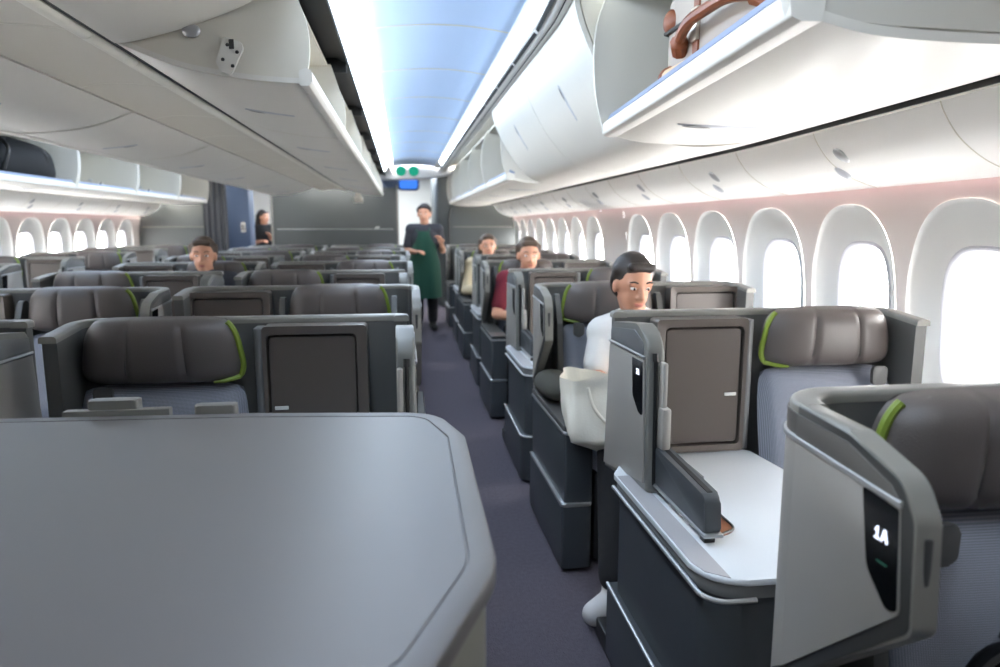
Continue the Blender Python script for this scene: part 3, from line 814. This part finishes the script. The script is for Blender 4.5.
# ------------------------------------------------------------------ front centre monument
mp = [(-2.06, .2), (-2.06, 1.33), (-1.98, 1.375), (-1.5, 1.425), (-.78, 1.437), (-.3, 1.412), (.06, 1.368), (.104, 1.20), (.098, .72), (.02, .545), (-.28, .2)]
mo = rpoly(mp, [.02, .05, .0, .0, .0, .0, .09, .0, .16, .04, .02], 8)
root = empty('front_console', (0, 0, 0)); tag(root, 'large flat grey top of the low cabinet in the left foreground', 'cabinet')
b = MB(); b.prism([(x, min(y, 1.205)) for x, y in ins(mo, .012)], 'z', .02, .900, .0); b.build('body', M['monuside'], root)
mo = [p for i, p in enumerate(mo) if math.dist(p, mo[i - 1]) > 1e-4]
b = MB()
b.rings([[(x, y, .897) for x, y in ins(mo, .004)], [(x, y, .897) for x, y in mo], [(x, y, .914) for x, y in mo], [(x, y, .9185) for x, y in ins(mo, .0015)],
         [(x, y, .920) for x, y in ins(mo, .005)], [(x, y, .920) for x, y in ins(mo, .030)], [(x, y, .9175) for x, y in ins(mo, .0312)], [(x, y, .9175) for x, y in ins(mo, .0326)],
         [(x, y, .9195) for x, y in ins(mo, .0338)]])
b.build('top', M['monu'], root)
b = MB(); b.prism(rpoly([(-.625, 1.445), (-.625, 1.475), (-.53, 1.475), (-.53, 1.445)], .006), 'z', .86, .945, .004); b.prism([(-.67, 1.44), (-.67, 1.46), (-.47, 1.46), (-.47, 1.44)], 'z', .86, .927, .003)
b.build('screen_top', M['rim'], root)
b = MB(); b.prism(rpoly([(-.42, 1.43), (-.42, 1.46), (-.34, 1.46), (-.34, 1.43)], .006), 'z', .86, .932, .004); b.build('screen_top', M['rim'], root)

# ------------------------------------------------------------------ aft bulkheads and galley
def bulk(name, x0, x1, z1, m, label, curve=None, y=YB):
    b = MB()
    poly = curve or [(x0, 0), (x1, 0), (x1, z1), (x0, z1)]
    b.prism(poly, 'y', y, y + .04, .004)
    o = b.build(name, m); tag(o, label, 'wall', None, 'structure'); return o
cb = bulk('wall_aft_centre', -1.94, -.075, 1.86, M['bulk'], 'dark grey partition across the middle of the cabin')
s = MB(); s.box(-1.88, -.13, YB - .006, YB + .002, 1.222, 1.232, .001); s.build('trim_strip', M['silver'], cb)
s = MB(); s.prism([(-.42, 1.238), (-.36, 1.238), (-.325, 1.29), (-.345, 1.265), (-.40, 1.262)], 'y', YB - .006, YB, 0); s.build('emblem', M['label'], cb)
s = MB(); s.box(-.08, -.05, YB - .02, YB + .06, 0, 1.9, .005); s.box(-1.965, -1.935, YB - .02, YB + .06, 0, 1.9, .005); s.build('edge_post', M['rim'], cb)
RB = [(.72, 0), (1.72, 0), (1.80, .6), (1.78, 1.2), (1.745, 1.44), (1.45, 1.62), (.80, 1.62), (.735, 1.5)]
for sd in (1, -1):
    o = bulk('wall_aft_%s' % ('right' if sd > 0 else 'left'), 0, 0, 0, M['bulk'], 'grey partition behind the last %s seats' % ('right' if sd > 0 else 'left'), [(side(x, sd), z) for x, z in RB])
    s = MB(); s.box(*sorted((side(.80, sd), side(1.73, sd))), YB - .006, YB + .002, 1.255, 1.268, .001); s.build('trim_strip', M['rim'], o)
    s = MB(); s.tube([(side(x, sd), YB - .004, z) for x, z in smoothline([(.735, 0), (.735, 1.1), (.74, 1.45), (.80, 1.60), (.95, 1.66)])], .014, 8); s.build('edge_post', M['darkrail'], o)
    s = MB(); s.prism([(side(x, sd), z) for x, z in [(.735, 1.66), (1.42, 1.66), (1.70, 1.5), (1.9, 2.3), (.735, 2.3)]], 'y', YB + .05, YB + .09, 0)
    tag(s.build('wall_upper_%s' % ('right' if sd > 0 else 'left'), M['white']), 'white panel above the aft partition', 'wall', None, 'structure')
# curved header over each doorway
for sd in (1, -1):
    h = MB(); arc = smoothline([(-.36, 1.965), (-.05, 1.975), (.25, 1.985), (.5, 2.01), (.76, 2.05)])
    h.prism([(side(x, sd), z) for x, z in arc + [(.76, 2.34), (-.36, 2.34)]], 'y', 10.78, 11.2, .01)
    hd = tag(h.build('wall_header_%s' % ('right' if sd > 0 else 'left'), M['header']), 'white curved header over the %s aisle' % ('right' if sd > 0 else 'left'), 'wall', None, 'structure')
    if sd > 0:
        root = empty('lavatory_sign', (.1, 10.775, 2.085)); tag(root, 'pair of round green lavatory signs above the aisle doorway', 'sign')
        for i, dx in enumerate((-.10, .09)):
            b = MB(); b.rings([[(dx + r_ * math.cos(2 * PI * k / 24), yy, r_ * math.sin(2 * PI * k / 24)) for k in range(24)] for r_, yy in ((.075, 0), (.075, -.008), (.045, -.008), (.042, -.004))], True, True, False)
            o = b.build('ring', M['greenlit'], root)
            b = MB(); b.box(dx - .012, dx + .012, -.008, -.002, -.035, .02, .003); b.ell((dx, -.005, .034), (.011, .004, .011), n=10, m=6); b.build('pictogram', M['greenlit'], o)
# galley walls beyond
g = MB(); g.box(-4.0, 2.2, YE, YE + .05, 0, 2.5, 0); tag(g.build('wall_back', M['white']), 'white wall at the far end of the galley', 'wall', None, 'structure')
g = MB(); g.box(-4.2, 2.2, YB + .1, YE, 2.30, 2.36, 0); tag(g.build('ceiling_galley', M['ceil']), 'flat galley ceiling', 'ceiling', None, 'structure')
for i, (x0, x1, m) in enumerate(((-.42, -.06, M['bulkblue']), (.56, 1.2, M['bulk']), (-2.70, -2.30, M['bulkblue']))):
    g = MB(); g.box(x0, x1, YB + .10, YB + (.5 if i == 2 else 2.6), 0, 2.28, .02)
    tag(g.build('wall_galley_%d' % (i + 1), m), 'galley side wall beyond the doorway', 'wall', None, 'structure')
g = MB(); g.box(1.95, 2.0, YB, YE, 0, 2.4, 0); g.box(-4.05, -4.0, YB, YE, 0, 2.4, 0); tag(g.build('wall_galley_4', M['white']), 'outer galley walls', 'wall', None, 'structure')
g = MB(); g.box(-.05, .62, YB + .8, YB + 3.6, 2.28, 2.298, 0); tag(g.build('galley_light', M['galley']), 'bright galley ceiling light beyond the doorway', 'light')
g = MB(); g.box(-1.9, -.6, YB + .9, YB + 3.2, 2.28, 2.298, 0); tag(g.build('galley_light', M['galley']), 'galley ceiling light behind the centre partition', 'light')
g = MB(); g.prism(rpoly([(-.06, 1.86), (.30, 1.86), (.30, 2.08), (-.06, 2.08)], .06), 'y', YB + .9, YB + .96, .01); mo_ = g.build('galley_screen', M['bulkblue'])
g2 = MB(); g2.prism(rpoly([(-.03, 1.885), (.27, 1.885), (.27, 2.055), (-.03, 2.055)], .05), 'y', YB + .892, YB + .902, 0); g2.build('screen', M['bluelit'], mo_)
g2 = MB(); g2.box(.09, .13, YB + .91, YB + .95, 2.07, 2.30, .004); g2.build('hanger', M['rim'], mo_)
tag(mo_, 'blue lit oval monitor hanging in the galley doorway', 'monitor')
g = MB(); g.box(-2.42, -2.36, YB + .06, YB + .1, 1.18, 1.33, .01); g2_ = g.build('wall_handset', M['white']); tag(g2_, 'white handset on the blue galley wall', 'handset')
g = MB(); g.box(-2.41, -2.37, YB + .045, YB + .062, 1.21, 1.30, .01); g.build('receiver', M['rim'], g2_)
def cur(i, j):
    return (-2.90 + .34 * i, 10.97 + .022 * math.sin(i * 26) * (.6 + .4 * j), 1.95 - 1.9 * j)
g = MB(); g.grid(60, 8, cur); g.grid(60, 8, lambda i, j: (cur(i, j)[0], cur(i, j)[1] + .006, cur(i, j)[2]))
g = g.build('curtain', M['curtain'], None, 80); tag(g, 'grey folded curtain at the left aisle doorway', 'curtain')
k_ = MB(); k_.tube([(-2.92, 10.97, 1.955), (-2.54, 10.97, 1.955)], .012, 8); k_.build('curtain_rail', M['rail'], g)
# front partition behind the photographer
g = MB(); g.box(-4.2, 2.2, YF - .05, YF, 0, 2.5, 0); tag(g.build('wall_front', M['shell']), 'partition at the front of the cabin', 'wall', None, 'structure')

# ------------------------------------------------------------------ luggage
root = empty('suitcase', (.84, 1.83, 1.602), .04); tag(root, 'cream canvas suitcase with tan leather straps in the open right bin', 'suitcase')
b = MB(); b.box(.0, .42, -.37, .37, .002, .375, .03, 4); sh = b.build('shell', M['case'], root)
for y0 in (-.25, .15):
    b = MB(); b.prism(rpoly([(-.006, .0), (.426, .0), (.426, .381), (-.006, .381)], .03), 'y', y0 - .016, y0 + .016, .003)
    sp = b.build('strap', M['tan'], root)
    b = MB(); b.box(-.014, -.002, y0 - .020, y0 + .020, .20, .29, .003); b.build('buckle', M['brass'], sp)
for sy in (-1, 1):
    for z0 in (.135, .30):
        b = MB(); b.ell((.010, sy * .338, z0), (.03, .042, .040), n=18, m=10); b.build('corner_guard', M['tan'], root)
b = MB(); b.tube([(.02, .375, .27), (-.006, .36, .27), (-.008, .0, .27), (-.006, -.36, .27)], .006, 8); b.build('edge_binding', M['edge'], root)
b = MB(); b.tube(smoothline([(-.008, .24, .190), (-.03, .20, .215), (-.05, .10, .235), (-.05, .0, .24), (-.05, -.12, .235), (-.03, -.21, .215), (-.008, -.25, .190)]), [.026] * 6 + [.016] * 24 + [.026] * 7, 10); b.build('handle', M['tan'], root)
b = MB(); b.tube([(-.028, .28, .118), (-.028, .0, .118), (-.028, -.30, .118)], .030, 14); rr = b.build('roll', M['tancream'], root)
for y0 in (.27, -.02, -.28):
    b = MB(); b.ell((-.028, y0, .118), (.035, .024, .035), n=14, m=8); b.build('roll_strap', M['tan'], rr)

root = empty('duffel_bag', (-3.09, 6.02, 1.60)); tag(root, 'black soft duffel bag in the open left bin', 'bag')
def lump(q):
    x, y, z = q; k = .1 * math.sin(5 * y + 2 * z) + .06 * math.sin(9 * x + 4 * y)
    sq = (abs(x) ** 4 + abs(y) ** 4 + abs(z) ** 4) ** .25 + 1e-6
    f = .55 + .45 / sq + k * .4; return (x * f, y * f, max(-.88, z * f))
b = MB(); b.ell((.02, .10, .17), (.22, .55, .19), n=36, m=20, fn=lump); b.build('body', M['duffel'], root, 70)
b = MB(); b.tube(smoothline([(.20, -.3, .10), (.235, -.28, .24), (.16, -.2, .32), (.10, 0, .335), (.16, .2, .32), (.235, .28, .24), (.20, .3, .10)]), .014, 8); b.build('strap', M['shoe'], root)
b = MB(); b.tube([(.0, -.48, .27), (.02, 0, .318), (.0, .48, .27)], .008, 6); b.build('zip', M['darkrail'], root)

# ------------------------------------------------------------------ people
def remesh(mb, name, m, parent, voxel=.007, smooth=4):
    o = mb.build(name, m, parent)
    md = o.modifiers.new('r', 'REMESH'); md.mode = 'VOXEL'; md.voxel_size = voxel; md.use_smooth_shade = True
    s2 = o.modifiers.new('s', 'SMOOTH'); s2.iterations = smooth; s2.factor = .5
    dg = bpy.context.evaluated_depsgraph_get(); dg.update()
    me = bpy.data.meshes.new_from_object(o.evaluated_get(dg)); old = o.data
    o.modifiers.clear(); o.data = me; bpy.data.meshes.remove(old)
    for p in me.polygons: p.use_smooth = True
    return o

def person(label, J, cloth, hair, hairstyle='short', sleeves='short', apron=None, shoes='shoe', fwd=(0, -1, 0), hup=(0, 0, 1), s=1., skin=None):
    """J: joints in world space. pel, chest, neck, head, sho_l/r, elb_l/r, wri_l/r, hip_l/r, kne_l/r, ank_l/r, toe_l/r, finger direction fd_l/r"""
    base = Vector(J['pel']); base.z = 0 if 'base' not in J else J['base']
    root = empty('person', base)
    V = {k: Vector(v) - base for k, v in J.items() if k != 'base'}
    skin = skin or M['skin']
    f = Vector(fwd).normalized(); up = Vector(hup).normalized(); rt = f.cross(up).normalized(); up = rt.cross(f)
    B = MB()
    def torso(b, g):
        sx = (V['sho_r'] - V['sho_l']).normalized(); upv = (V['chest'] - V['pel']).normalized(); fr = upv.cross(sx)
        mid = V['pel'].lerp(V['chest'], .5)
        b.ell(V['pel'] + upv * .02 * s, ((.165 * s) + g, .115 * s + g, .13 * s + g), sx, fr, upv)
        b.ell(mid, (.145 * s + g, .105 * s + g, .17 * s + g), sx, fr, upv)
        b.ell(V['chest'], (.165 * s + g, .115 * s + g, .17 * s + g), sx, fr, upv)
        b.cap(V['sho_l'], .062 * s + g, V['chest'] + upv * .08 * s, .09 * s + g); b.cap(V['sho_r'], .062 * s + g, V['chest'] + upv * .08 * s, .09 * s + g)
    torso(B, 0)
    B.cap(V['chest'] + (V['neck'] - V['chest']) * .6, .07 * s, V['neck'], .055 * s); B.cap(V['neck'], .054 * s, V['head'] - up * .05 * s - f * .02 * s, .052 * s)
    for q in 'lr':
        B.cap(V['sho_' + q], .052 * s, V['elb_' + q], .040 * s); B.cap(V['elb_' + q], .041 * s, V['wri_' + q], .026 * s)
        B.cap(V['hip_' + q], .090 * s, V['kne_' + q], .058 * s); B.cap(V['kne_' + q], .058 * s, V['ank_' + q], .036 * s)
        B.cap(V['ank_' + q] - Vector((0, 0, .025 * s)), .036 * s, V['toe_' + q], .028 * s)
        # hand: palm, four fingers, thumb
        w = V['wri_' + q]; fd = V['fd_' + q].copy(); fd = (Vector(J['fd_' + q])).normalized()
        side_v = fd.cross(Vector((0, 0, 1)));
        if side_v.length < .1: side_v = Vector((1, 0, 0))
        side_v.normalize(); nrm = fd.cross(side_v).normalized()
        if nrm.z > 0: nrm = -nrm
        palm = w + fd * .045 * s
        B.ell(palm, (.042 * s, .05 * s, .016 * s), side_v, fd, nrm)
        for i, (o_, L) in enumerate(((-.030, .060), (-.010, .072), (.010, .068), (.030, .052))):
            a = w + fd * .085 * s + side_v * o_ * s; b_ = a + (fd * .85 + nrm * .35) * L * .5 * s + side_v * o_ * .12; c_ = b_ + (fd * .4 + nrm * .9).normalized() * L * .5 * s
            B.cap(a - fd * .02 * s, .0095 * s, b_, .0085 * s, 8); B.cap(b_, .0085 * s, c_, .007 * s, 8)
        tsg = 1 if q == 'l' else -1
        a = w + fd * .03 * s + side_v * .032 * s * tsg; b_ = a + (fd * .6 + side_v * tsg * .8).normalized() * .035 * s; c_ = b_ + (fd * .9 + nrm * .4).normalized() * .03 * s
        B.cap(a, .012 * s, b_, .010 * s, 8); B.cap(b_, .010 * s, c_, .008 * s, 8)
    h = V['head']
    def H(x, y, z): return h + rt * x * s + f * y * s + up * z * s
    B.ell(H(0, -.012, .022), (.075 * s, .094 * s, .098 * s), rt, f, up); B.ell(H(0, .016, -.035), (.058 * s, .070 * s, .076 * s), rt, f, up)
    B.ell(H(0, .062, -.088), (.026 * s, .022 * s, .020 * s), rt, f, up)
    B.cap(H(0, .078, .012), .009 * s, H(0, .099, -.024), .014 * s, 10); B.ell(H(-.012, .088, -.030), (.010 * s, .010 * s, .008 * s), rt, f, up); B.ell(H(.012, .088, -.030), (.010 * s, .010 * s, .008 * s), rt, f, up)
    B.cap(H(-.045, .066, .026), .011 * s, H(.045, .066, .026), .011 * s, 8)
    for sx in (-1, 1): B.ell(H(sx * .077, -.006, -.006), (.010 * s, .020 * s, .032 * s), rt, f, up)
    body = remesh(B, 'body', skin, root, .006, 3)
    for sx in (-1, 1):
        e = MB(); e.ell(H(sx * .031, .070, .006), (.013 * s, .011 * s, .0062 * s), rt, f, up, 12, 8); ey = e.build('eye', M['eye'], root)
        e = MB(); e.ell(H(sx * .031, .0785, .006), (.0055 * s, .004 * s, .0056 * s), rt, f, up, 10, 6); e.build('iris', M['iris'], ey)
    e = MB(); e.ell(H(0, .080, -.058), (.022 * s, .008 * s, .0045 * s), rt, f, up, 14, 8); e.ell(H(0, .079, -.065), (.018 * s, .009 * s, .005 * s), rt, f, up, 14, 8); e.build('lips', M['lips'], body)
    # hair
    hb = MB()
    hb.ell(H(0, -.028, .042), (.085 * s, .092 * s, .092 * s), rt, f, up); hb.ell(H(0, -.05, .0), (.080 * s, .066 * s, .085 * s), rt, f, up)
    hb.cap(H(-.042, .052, .090), .020 * s, H(.042, .052, .090), .020 * s)
    for sx in (-1, 1): hb.cap(H(sx * .07, -.01, .06), .026 * s, H(sx * .074, -.03, .005), .018 * s)
    if hairstyle == 'long':
        for sx in (-1, 0, 1): hb.cap(H(sx * .055, -.075, .02), .04 * s, H(sx * .06, -.085, -.17), .035 * s)
    if hairstyle == 'bun': hb.ell(H(0, -.125, .05), (.045 * s, .04 * s, .042 * s), rt, f, up)
    remesh(hb, 'hair', hair, root, .007, 3)
    for sx in (-1, 1):
        e = MB(); e.tube([H(sx * .018, .0775, .031), H(sx * .034, .077, .036), H(sx * .050, .068, .031)], .0035 * s, 6); e.build('eyebrow', hair, body)
    # clothes
    c = MB(); torso(c, .012)
    for q in 'lr':
        el = V['sho_' + q].lerp(V['elb_' + q], .72)
        if sleeves == 'short': c.cap(V['sho_' + q], .064 * s, el, .058 * s)
        else: c.cap(V['sho_' + q], .064 * s, V['elb_' + q], .053 * s); c.cap(V['elb_' + q], .053 * s, V['elb_' + q].lerp(V['wri_' + q], .9), .040 * s)
    remesh(c, 'shirt', cloth, root, .008, 4)
    c = MB()
    c.ell(V['pel'] - Vector((0, 0, .01)), (.182 * s, .135 * s, .115 * s))
    for q in 'lr': c.cap(V['hip_' + q], .106 * s, V['kne_' + q], .074 * s); c.cap(V['kne_' + q], .074 * s, V['ank_' + q] + Vector((0, 0, .05)), .058 * s)
    remesh(c, 'trousers', M['pants'], root, .009, 4)
    for q in 'lr':
        d = V['toe_' + q] - V['ank_' + q]
        k = MB(); g = .010 if shoes == 'sock' else .014
        k.cap(V['ank_' + q] + Vector((0, 0, .05 if shoes == 'sock' else .0)), .040 * s + g * .3, V['ank_' + q] - Vector((0, 0, .03 * s)), .038 * s + g); k.cap(V['ank_' + q] - Vector((0, 0, .03 * s)), .034 * s + g, V['toe_' + q], .030 * s + g)
        remesh(k, 'sock' if shoes == 'sock' else 'shoe', M['sock'] if shoes == 'sock' else M['shoe'], root, .006, 3)
    if apron:
        a = MB()
        ch = V['chest']; pl_ = V['pel']
        R = []
        for z, w, d in ((ch.z + .10, .10, .135), (ch.z, .13, .150), (pl_.z + .16, .155, .150), (pl_.z, .20, .165), (pl_.z - .2, .215, .175), (pl_.z - .42, .22, .175)):
            row = []
            for k in range(13):
                t = -1 + 2 * k / 12; an = t * 1.25
                row.append(Vector((pl_.x, pl_.y, 0)) + rt * math.sin(an) * w * 1.02 + f * (math.cos(an) * d + .012 * math.sin(9 * t) * (z < pl_.z)) + Vector((0, 0, z)))
            R.append(row)
        R2 = [[p + f * .006 for p in row] for row in R]
        for row, row2 in zip(R, R2): row.extend(row2[::-1])
        a.rings(R); a.build('apron', apron, root, 60)
        for sx in (-1, 1):
            a = MB(); a.tube([V['neck'] + rt * sx * .055 - f * .02, V['neck'] + rt * sx * .075 + f * .07 - Vector((0, 0, .04)), Vector((pl_.x, pl_.y, ch.z + .10)) + rt * sx * .08 + f * .12], .008, 6)
            a.build('apron_strap', apron, root)
    tag(root, label, 'person'); return root

def seated(x, yb, z=.45, lean=0., s=1., foot_l=None, foot_r=None, wri_l=None, wri_r=None, elb_l=None, elb_r=None, head=None, knee_dx=0.):
    y = yb
    J = {'pel': (x, y - .27, z + .075), 'chest': (x, y - .235 + lean, z + .37), 'neck': (x, y - .22 + lean * 1.5, z + .525), 'head': head or (x, y - .25 + lean * 1.5, z + .635),
         'sho_l': (x - .165, y - .225 + lean, z + .455), 'sho_r': (x + .165, y - .225 + lean, z + .455),
         'elb_l': elb_l or (x - .225, y - .30, z + .215), 'elb_r': elb_r or (x + .225, y - .30, z + .215),
         'wri_l': wri_l or (x - .13, y - .52, z + .21), 'wri_r': wri_r or (x + .13, y - .52, z + .21),
         'hip_l': (x - .09, y - .29, z + .075), 'hip_r': (x + .09, y - .29, z + .075),
         'kne_l': (x - .10 + knee_dx, y - .68, z + .06), 'kne_r': (x + .10, y - .68, z + .06),
         'ank_l': foot_l or (x - .10, y - .74, .10), 'ank_r': foot_r or (x + .10, y - .74, .10)}
    for q in 'lr':
        a = J['ank_' + q]; J['toe_' + q] = (a[0] + (-.02 if q == 'l' else .02), a[1] - .15, a[2] - .06)
        J['fd_' + q] = (.45 if q == 'l' else -.45, -.9, -.1)
    return J
# note: with the face towards the viewer the "l" joints are the viewer's left
J = seated(.975, 3.12, .40, -.02, foot_l=(.675, 2.09, .095), elb_l=(.785, 2.80, .66), wri_l=(.88, 2.56, .63), wri_r=(1.06, 2.56, .63), head=(.945, 2.80, 1.045), knee_dx=-.06)
J['kne_l'] = (.755, 2.36, .475); J['toe_l'] = (.588, 2.03, .052); J['sho_l'] = (.845, 2.875, .835); J['sho_r'] = (1.12, 2.875, .84)
person('passenger in a white t-shirt and black trousers with white socks, tote bag on lap', J, M['shirtw'], M['hairdark'], 'short', 'short', shoes='sock', fwd=(.12, -1, -.25), hup=(.05, -.1, 1))
J = seated(.90, 5.25, .44, .0, elb_l=(.66, 4.93, .66), wri_l=(.80, 4.70, .66))
person('passenger in a maroon t-shirt seated at the right aisle', J, M['maroon'], M['hairbrown'], 'short', 'short', fwd=(0, -1, -.1))
J = seated(.86, 7.36, .44, .0, elb_l=(.63, 7.02, .64), wri_l=(.74, 6.80, .66))
person('passenger in a beige long sleeved top far along the right aisle', J, M['beige'], M['hairbrown'], 'long', 'long')
J = seated(-1.33, 5.22, .45, .0)
person('passenger in a charcoal top seated in the centre block', J, M['navy'], M['hairbrown'], 'short', 'long', fwd=(.1, -1, -.05))

def standing(x, y, s=1.):
    J = {'pel': (x, y, .84), 'chest': (x, y - .005, 1.13), 'neck': (x, y + .0, 1.30), 'head': (x, y - .02, 1.42),
         'sho_l': (x - .16, y, 1.235), 'sho_r': (x + .16, y, 1.235), 'elb_l': (x - .22, y + .02, .98), 'elb_r': (x + .22, y + .0, .98),
         'wri_l': (x - .12, y - .17, .97), 'wri_r': (x + .20, y - .15, 1.06), 'fd_l': (.6, -.6, .1), 'fd_r': (-.3, -.3, .9),
         'hip_l': (x - .085, y, .80), 'hip_r': (x + .085, y, .80), 'kne_l': (x - .09, y - .01, .44), 'kne_r': (x + .09, y - .01, .44),
         'ank_l': (x - .09, y + .02, .085), 'ank_r': (x + .09, y + .02, .085), 'toe_l': (x - .10, y - .13, .042), 'toe_r': (x + .10, y - .13, .042)}
    return J
person('cabin attendant in a dark top and green apron standing in the aisle', standing(.27, 8.70), M['navy'], M['hairdark'], 'bun', 'short', apron=M['green'], fwd=(-.2, -1, -.1))
J = standing(-2.34, 12.6); J['wri_r'] = (-2.21, 12.42, 1.06); J['wri_l'] = (-2.36, 12.42, 1.02)
person('person in black with long dark hair in the galley behind the left aisle', J, M['pants'], M['hairdark'], 'long', 'short', fwd=(.9, -.5, -.1))

# ------------------------------------------------------------------ loose things near the white t-shirt passenger and in seat 1A
root = empty('tote_bag', (.672, 2.40, .475), -.15); tag(root, 'cream canvas tote bag slumped on the lap at the right aisle', 'bag')
def totefn(i, j):
    a = 2 * PI * i; z = j
    w = .105 + .04 * (1 - z) ; d = .07 + .03 * math.sin(PI * min(1, z + .2))
    c, s_ = math.cos(a), math.sin(a)
    r = 1 + .11 * math.sin(3 * a + 5 * z) * (1 - z * .5) + .07 * math.sin(7 * a - 3 * z) + .03 * math.sin(11 * a + 9 * z)
    k = .25 + .75 * min(1, z * 5) if z < .2 else 1
    return (math.copysign(abs(c) ** .7, c) * w * r * k - .05 * (z - .5) + .02, math.copysign(abs(s_) ** .7, s_) * d * r * k, z * .285 - .015 * math.sin(2 * a) * z)
b = MB(); b.grid(48, 24, totefn); b.build('body', M['tote'], root, 80)
b = MB(); b.grid(24, 6, lambda i, j: (-.05 + .20 * i, -.088 - .012 * math.sin(PI * i), -.02 - .10 * j + .05 * i)); 
b.bm.free()
b = MB(); b.tube(smoothline([(-.03, -.085, .255), (-.005, -.102, .18), (.06, -.105, .12), (.10, -.098, .18), (.085, -.08, .25)]), .006, 8); b.build('handle', M['tote'], root)
root = empty('bolster_pillow', (.625, 2.84, .566)); tag(root, 'dark olive bolster pillow lying on the aisle armrest', 'pillow')
b = MB(); b.ell((.0, 0, .055), (.075, .17, .056), n=32, m=18, fn=lambda q: (q[0] * (1 + .06 * math.sin(6 * q[1])), math.copysign(abs(q[1]) ** .8, q[1]), max(-.97, q[2] * (1 + .05 * math.sin(5 * q[1] + 1)))))
b.build('cushion', M['pillow'], root, 80)
b = MB(); b.tube([(.074 * math.cos(t), -.15 + .0 * t, .055 + .054 * math.sin(t)) for t in [2 * PI * k / 20 * .98 for k in range(21)]], .003, 6, False)
b.bm.free()
root = empty('backpack', (.895, .80, .452)); tag(root, 'small black backpack standing on the seat of the nearest right suite', 'bag')
def packfn(q):
    x, y, z = q; n4 = (abs(x) ** 4 + abs(y) ** 4 + abs(z) ** 4) ** .25 + 1e-6; f_ = .5 + .5 / n4
    return (x * f_ * (1 - .12 * z), y * f_ * (1 - .2 * z), z * f_ + .015 * math.sin(7 * x))
b = MB(); b.ell((0, 0, .130), (.125, .062, .128), n=32, m=20, fn=packfn); b.build('body', M['duffel'], root, 80)
b = MB(); b.ell((0, -.062, .075), (.085, .026, .062), n=24, m=14, fn=packfn); b.build('pocket', M['shoe'], root, 80)
b = MB(); b.tube(smoothline([(-.05, .02, .248), (-.035, .02, .278), (.0, .02, .286), (.035, .02, .278), (.05, .02, .248)]), .007, 8); b.build('handle', M['shoe'], root)
b = MB(); b.tube(smoothline([(-.125, -.01, .12), (-.112, -.012, .22), (-.05, -.014, .258), (.05, -.014, .258), (.112, -.012, .22), (.125, -.01, .12)]), .0045, 6); b.build('zip', M['darkrail'], root)

# ------------------------------------------------------------------ daylight, camera, view
w = bpy.data.worlds.new('sky'); SC.world = w; w.use_nodes = True
bg = w.node_tree.nodes['Background']; bg.inputs[0].default_value = (1.0, .965, .92, 1); bg.inputs[1].default_value = 25.0

cam = bpy.data.cameras.new('camera'); co = bpy.data.objects.new('camera', cam); COL.objects.link(co)
cam.sensor_width = 36; cam.lens = 700 / 1000 * 36; cam.clip_start = .02
co.location = (0, 0, 1.29)
pitch, yaw = math.radians(8.8107), math.radians(7.8768)
co.rotation_euler = (PI / 2 - pitch, 0, -yaw)
cam.dof.use_dof = True; cam.dof.focus_distance = 1.7; cam.dof.aperture_fstop = 3.2
SC.camera = co
SC.view_settings.view_transform = 'Standard'; SC.view_settings.look = 'None'
SC.view_settings.gamma = 1; SC.view_settings.use_curve_mapping = False; SC.view_settings.exposure = 0.2
SC.cycles.use_denoising = True
SC.cycles.max_bounces = 10; SC.cycles.diffuse_bounces = 6
SC.cycles.sample_clamp_indirect = 8
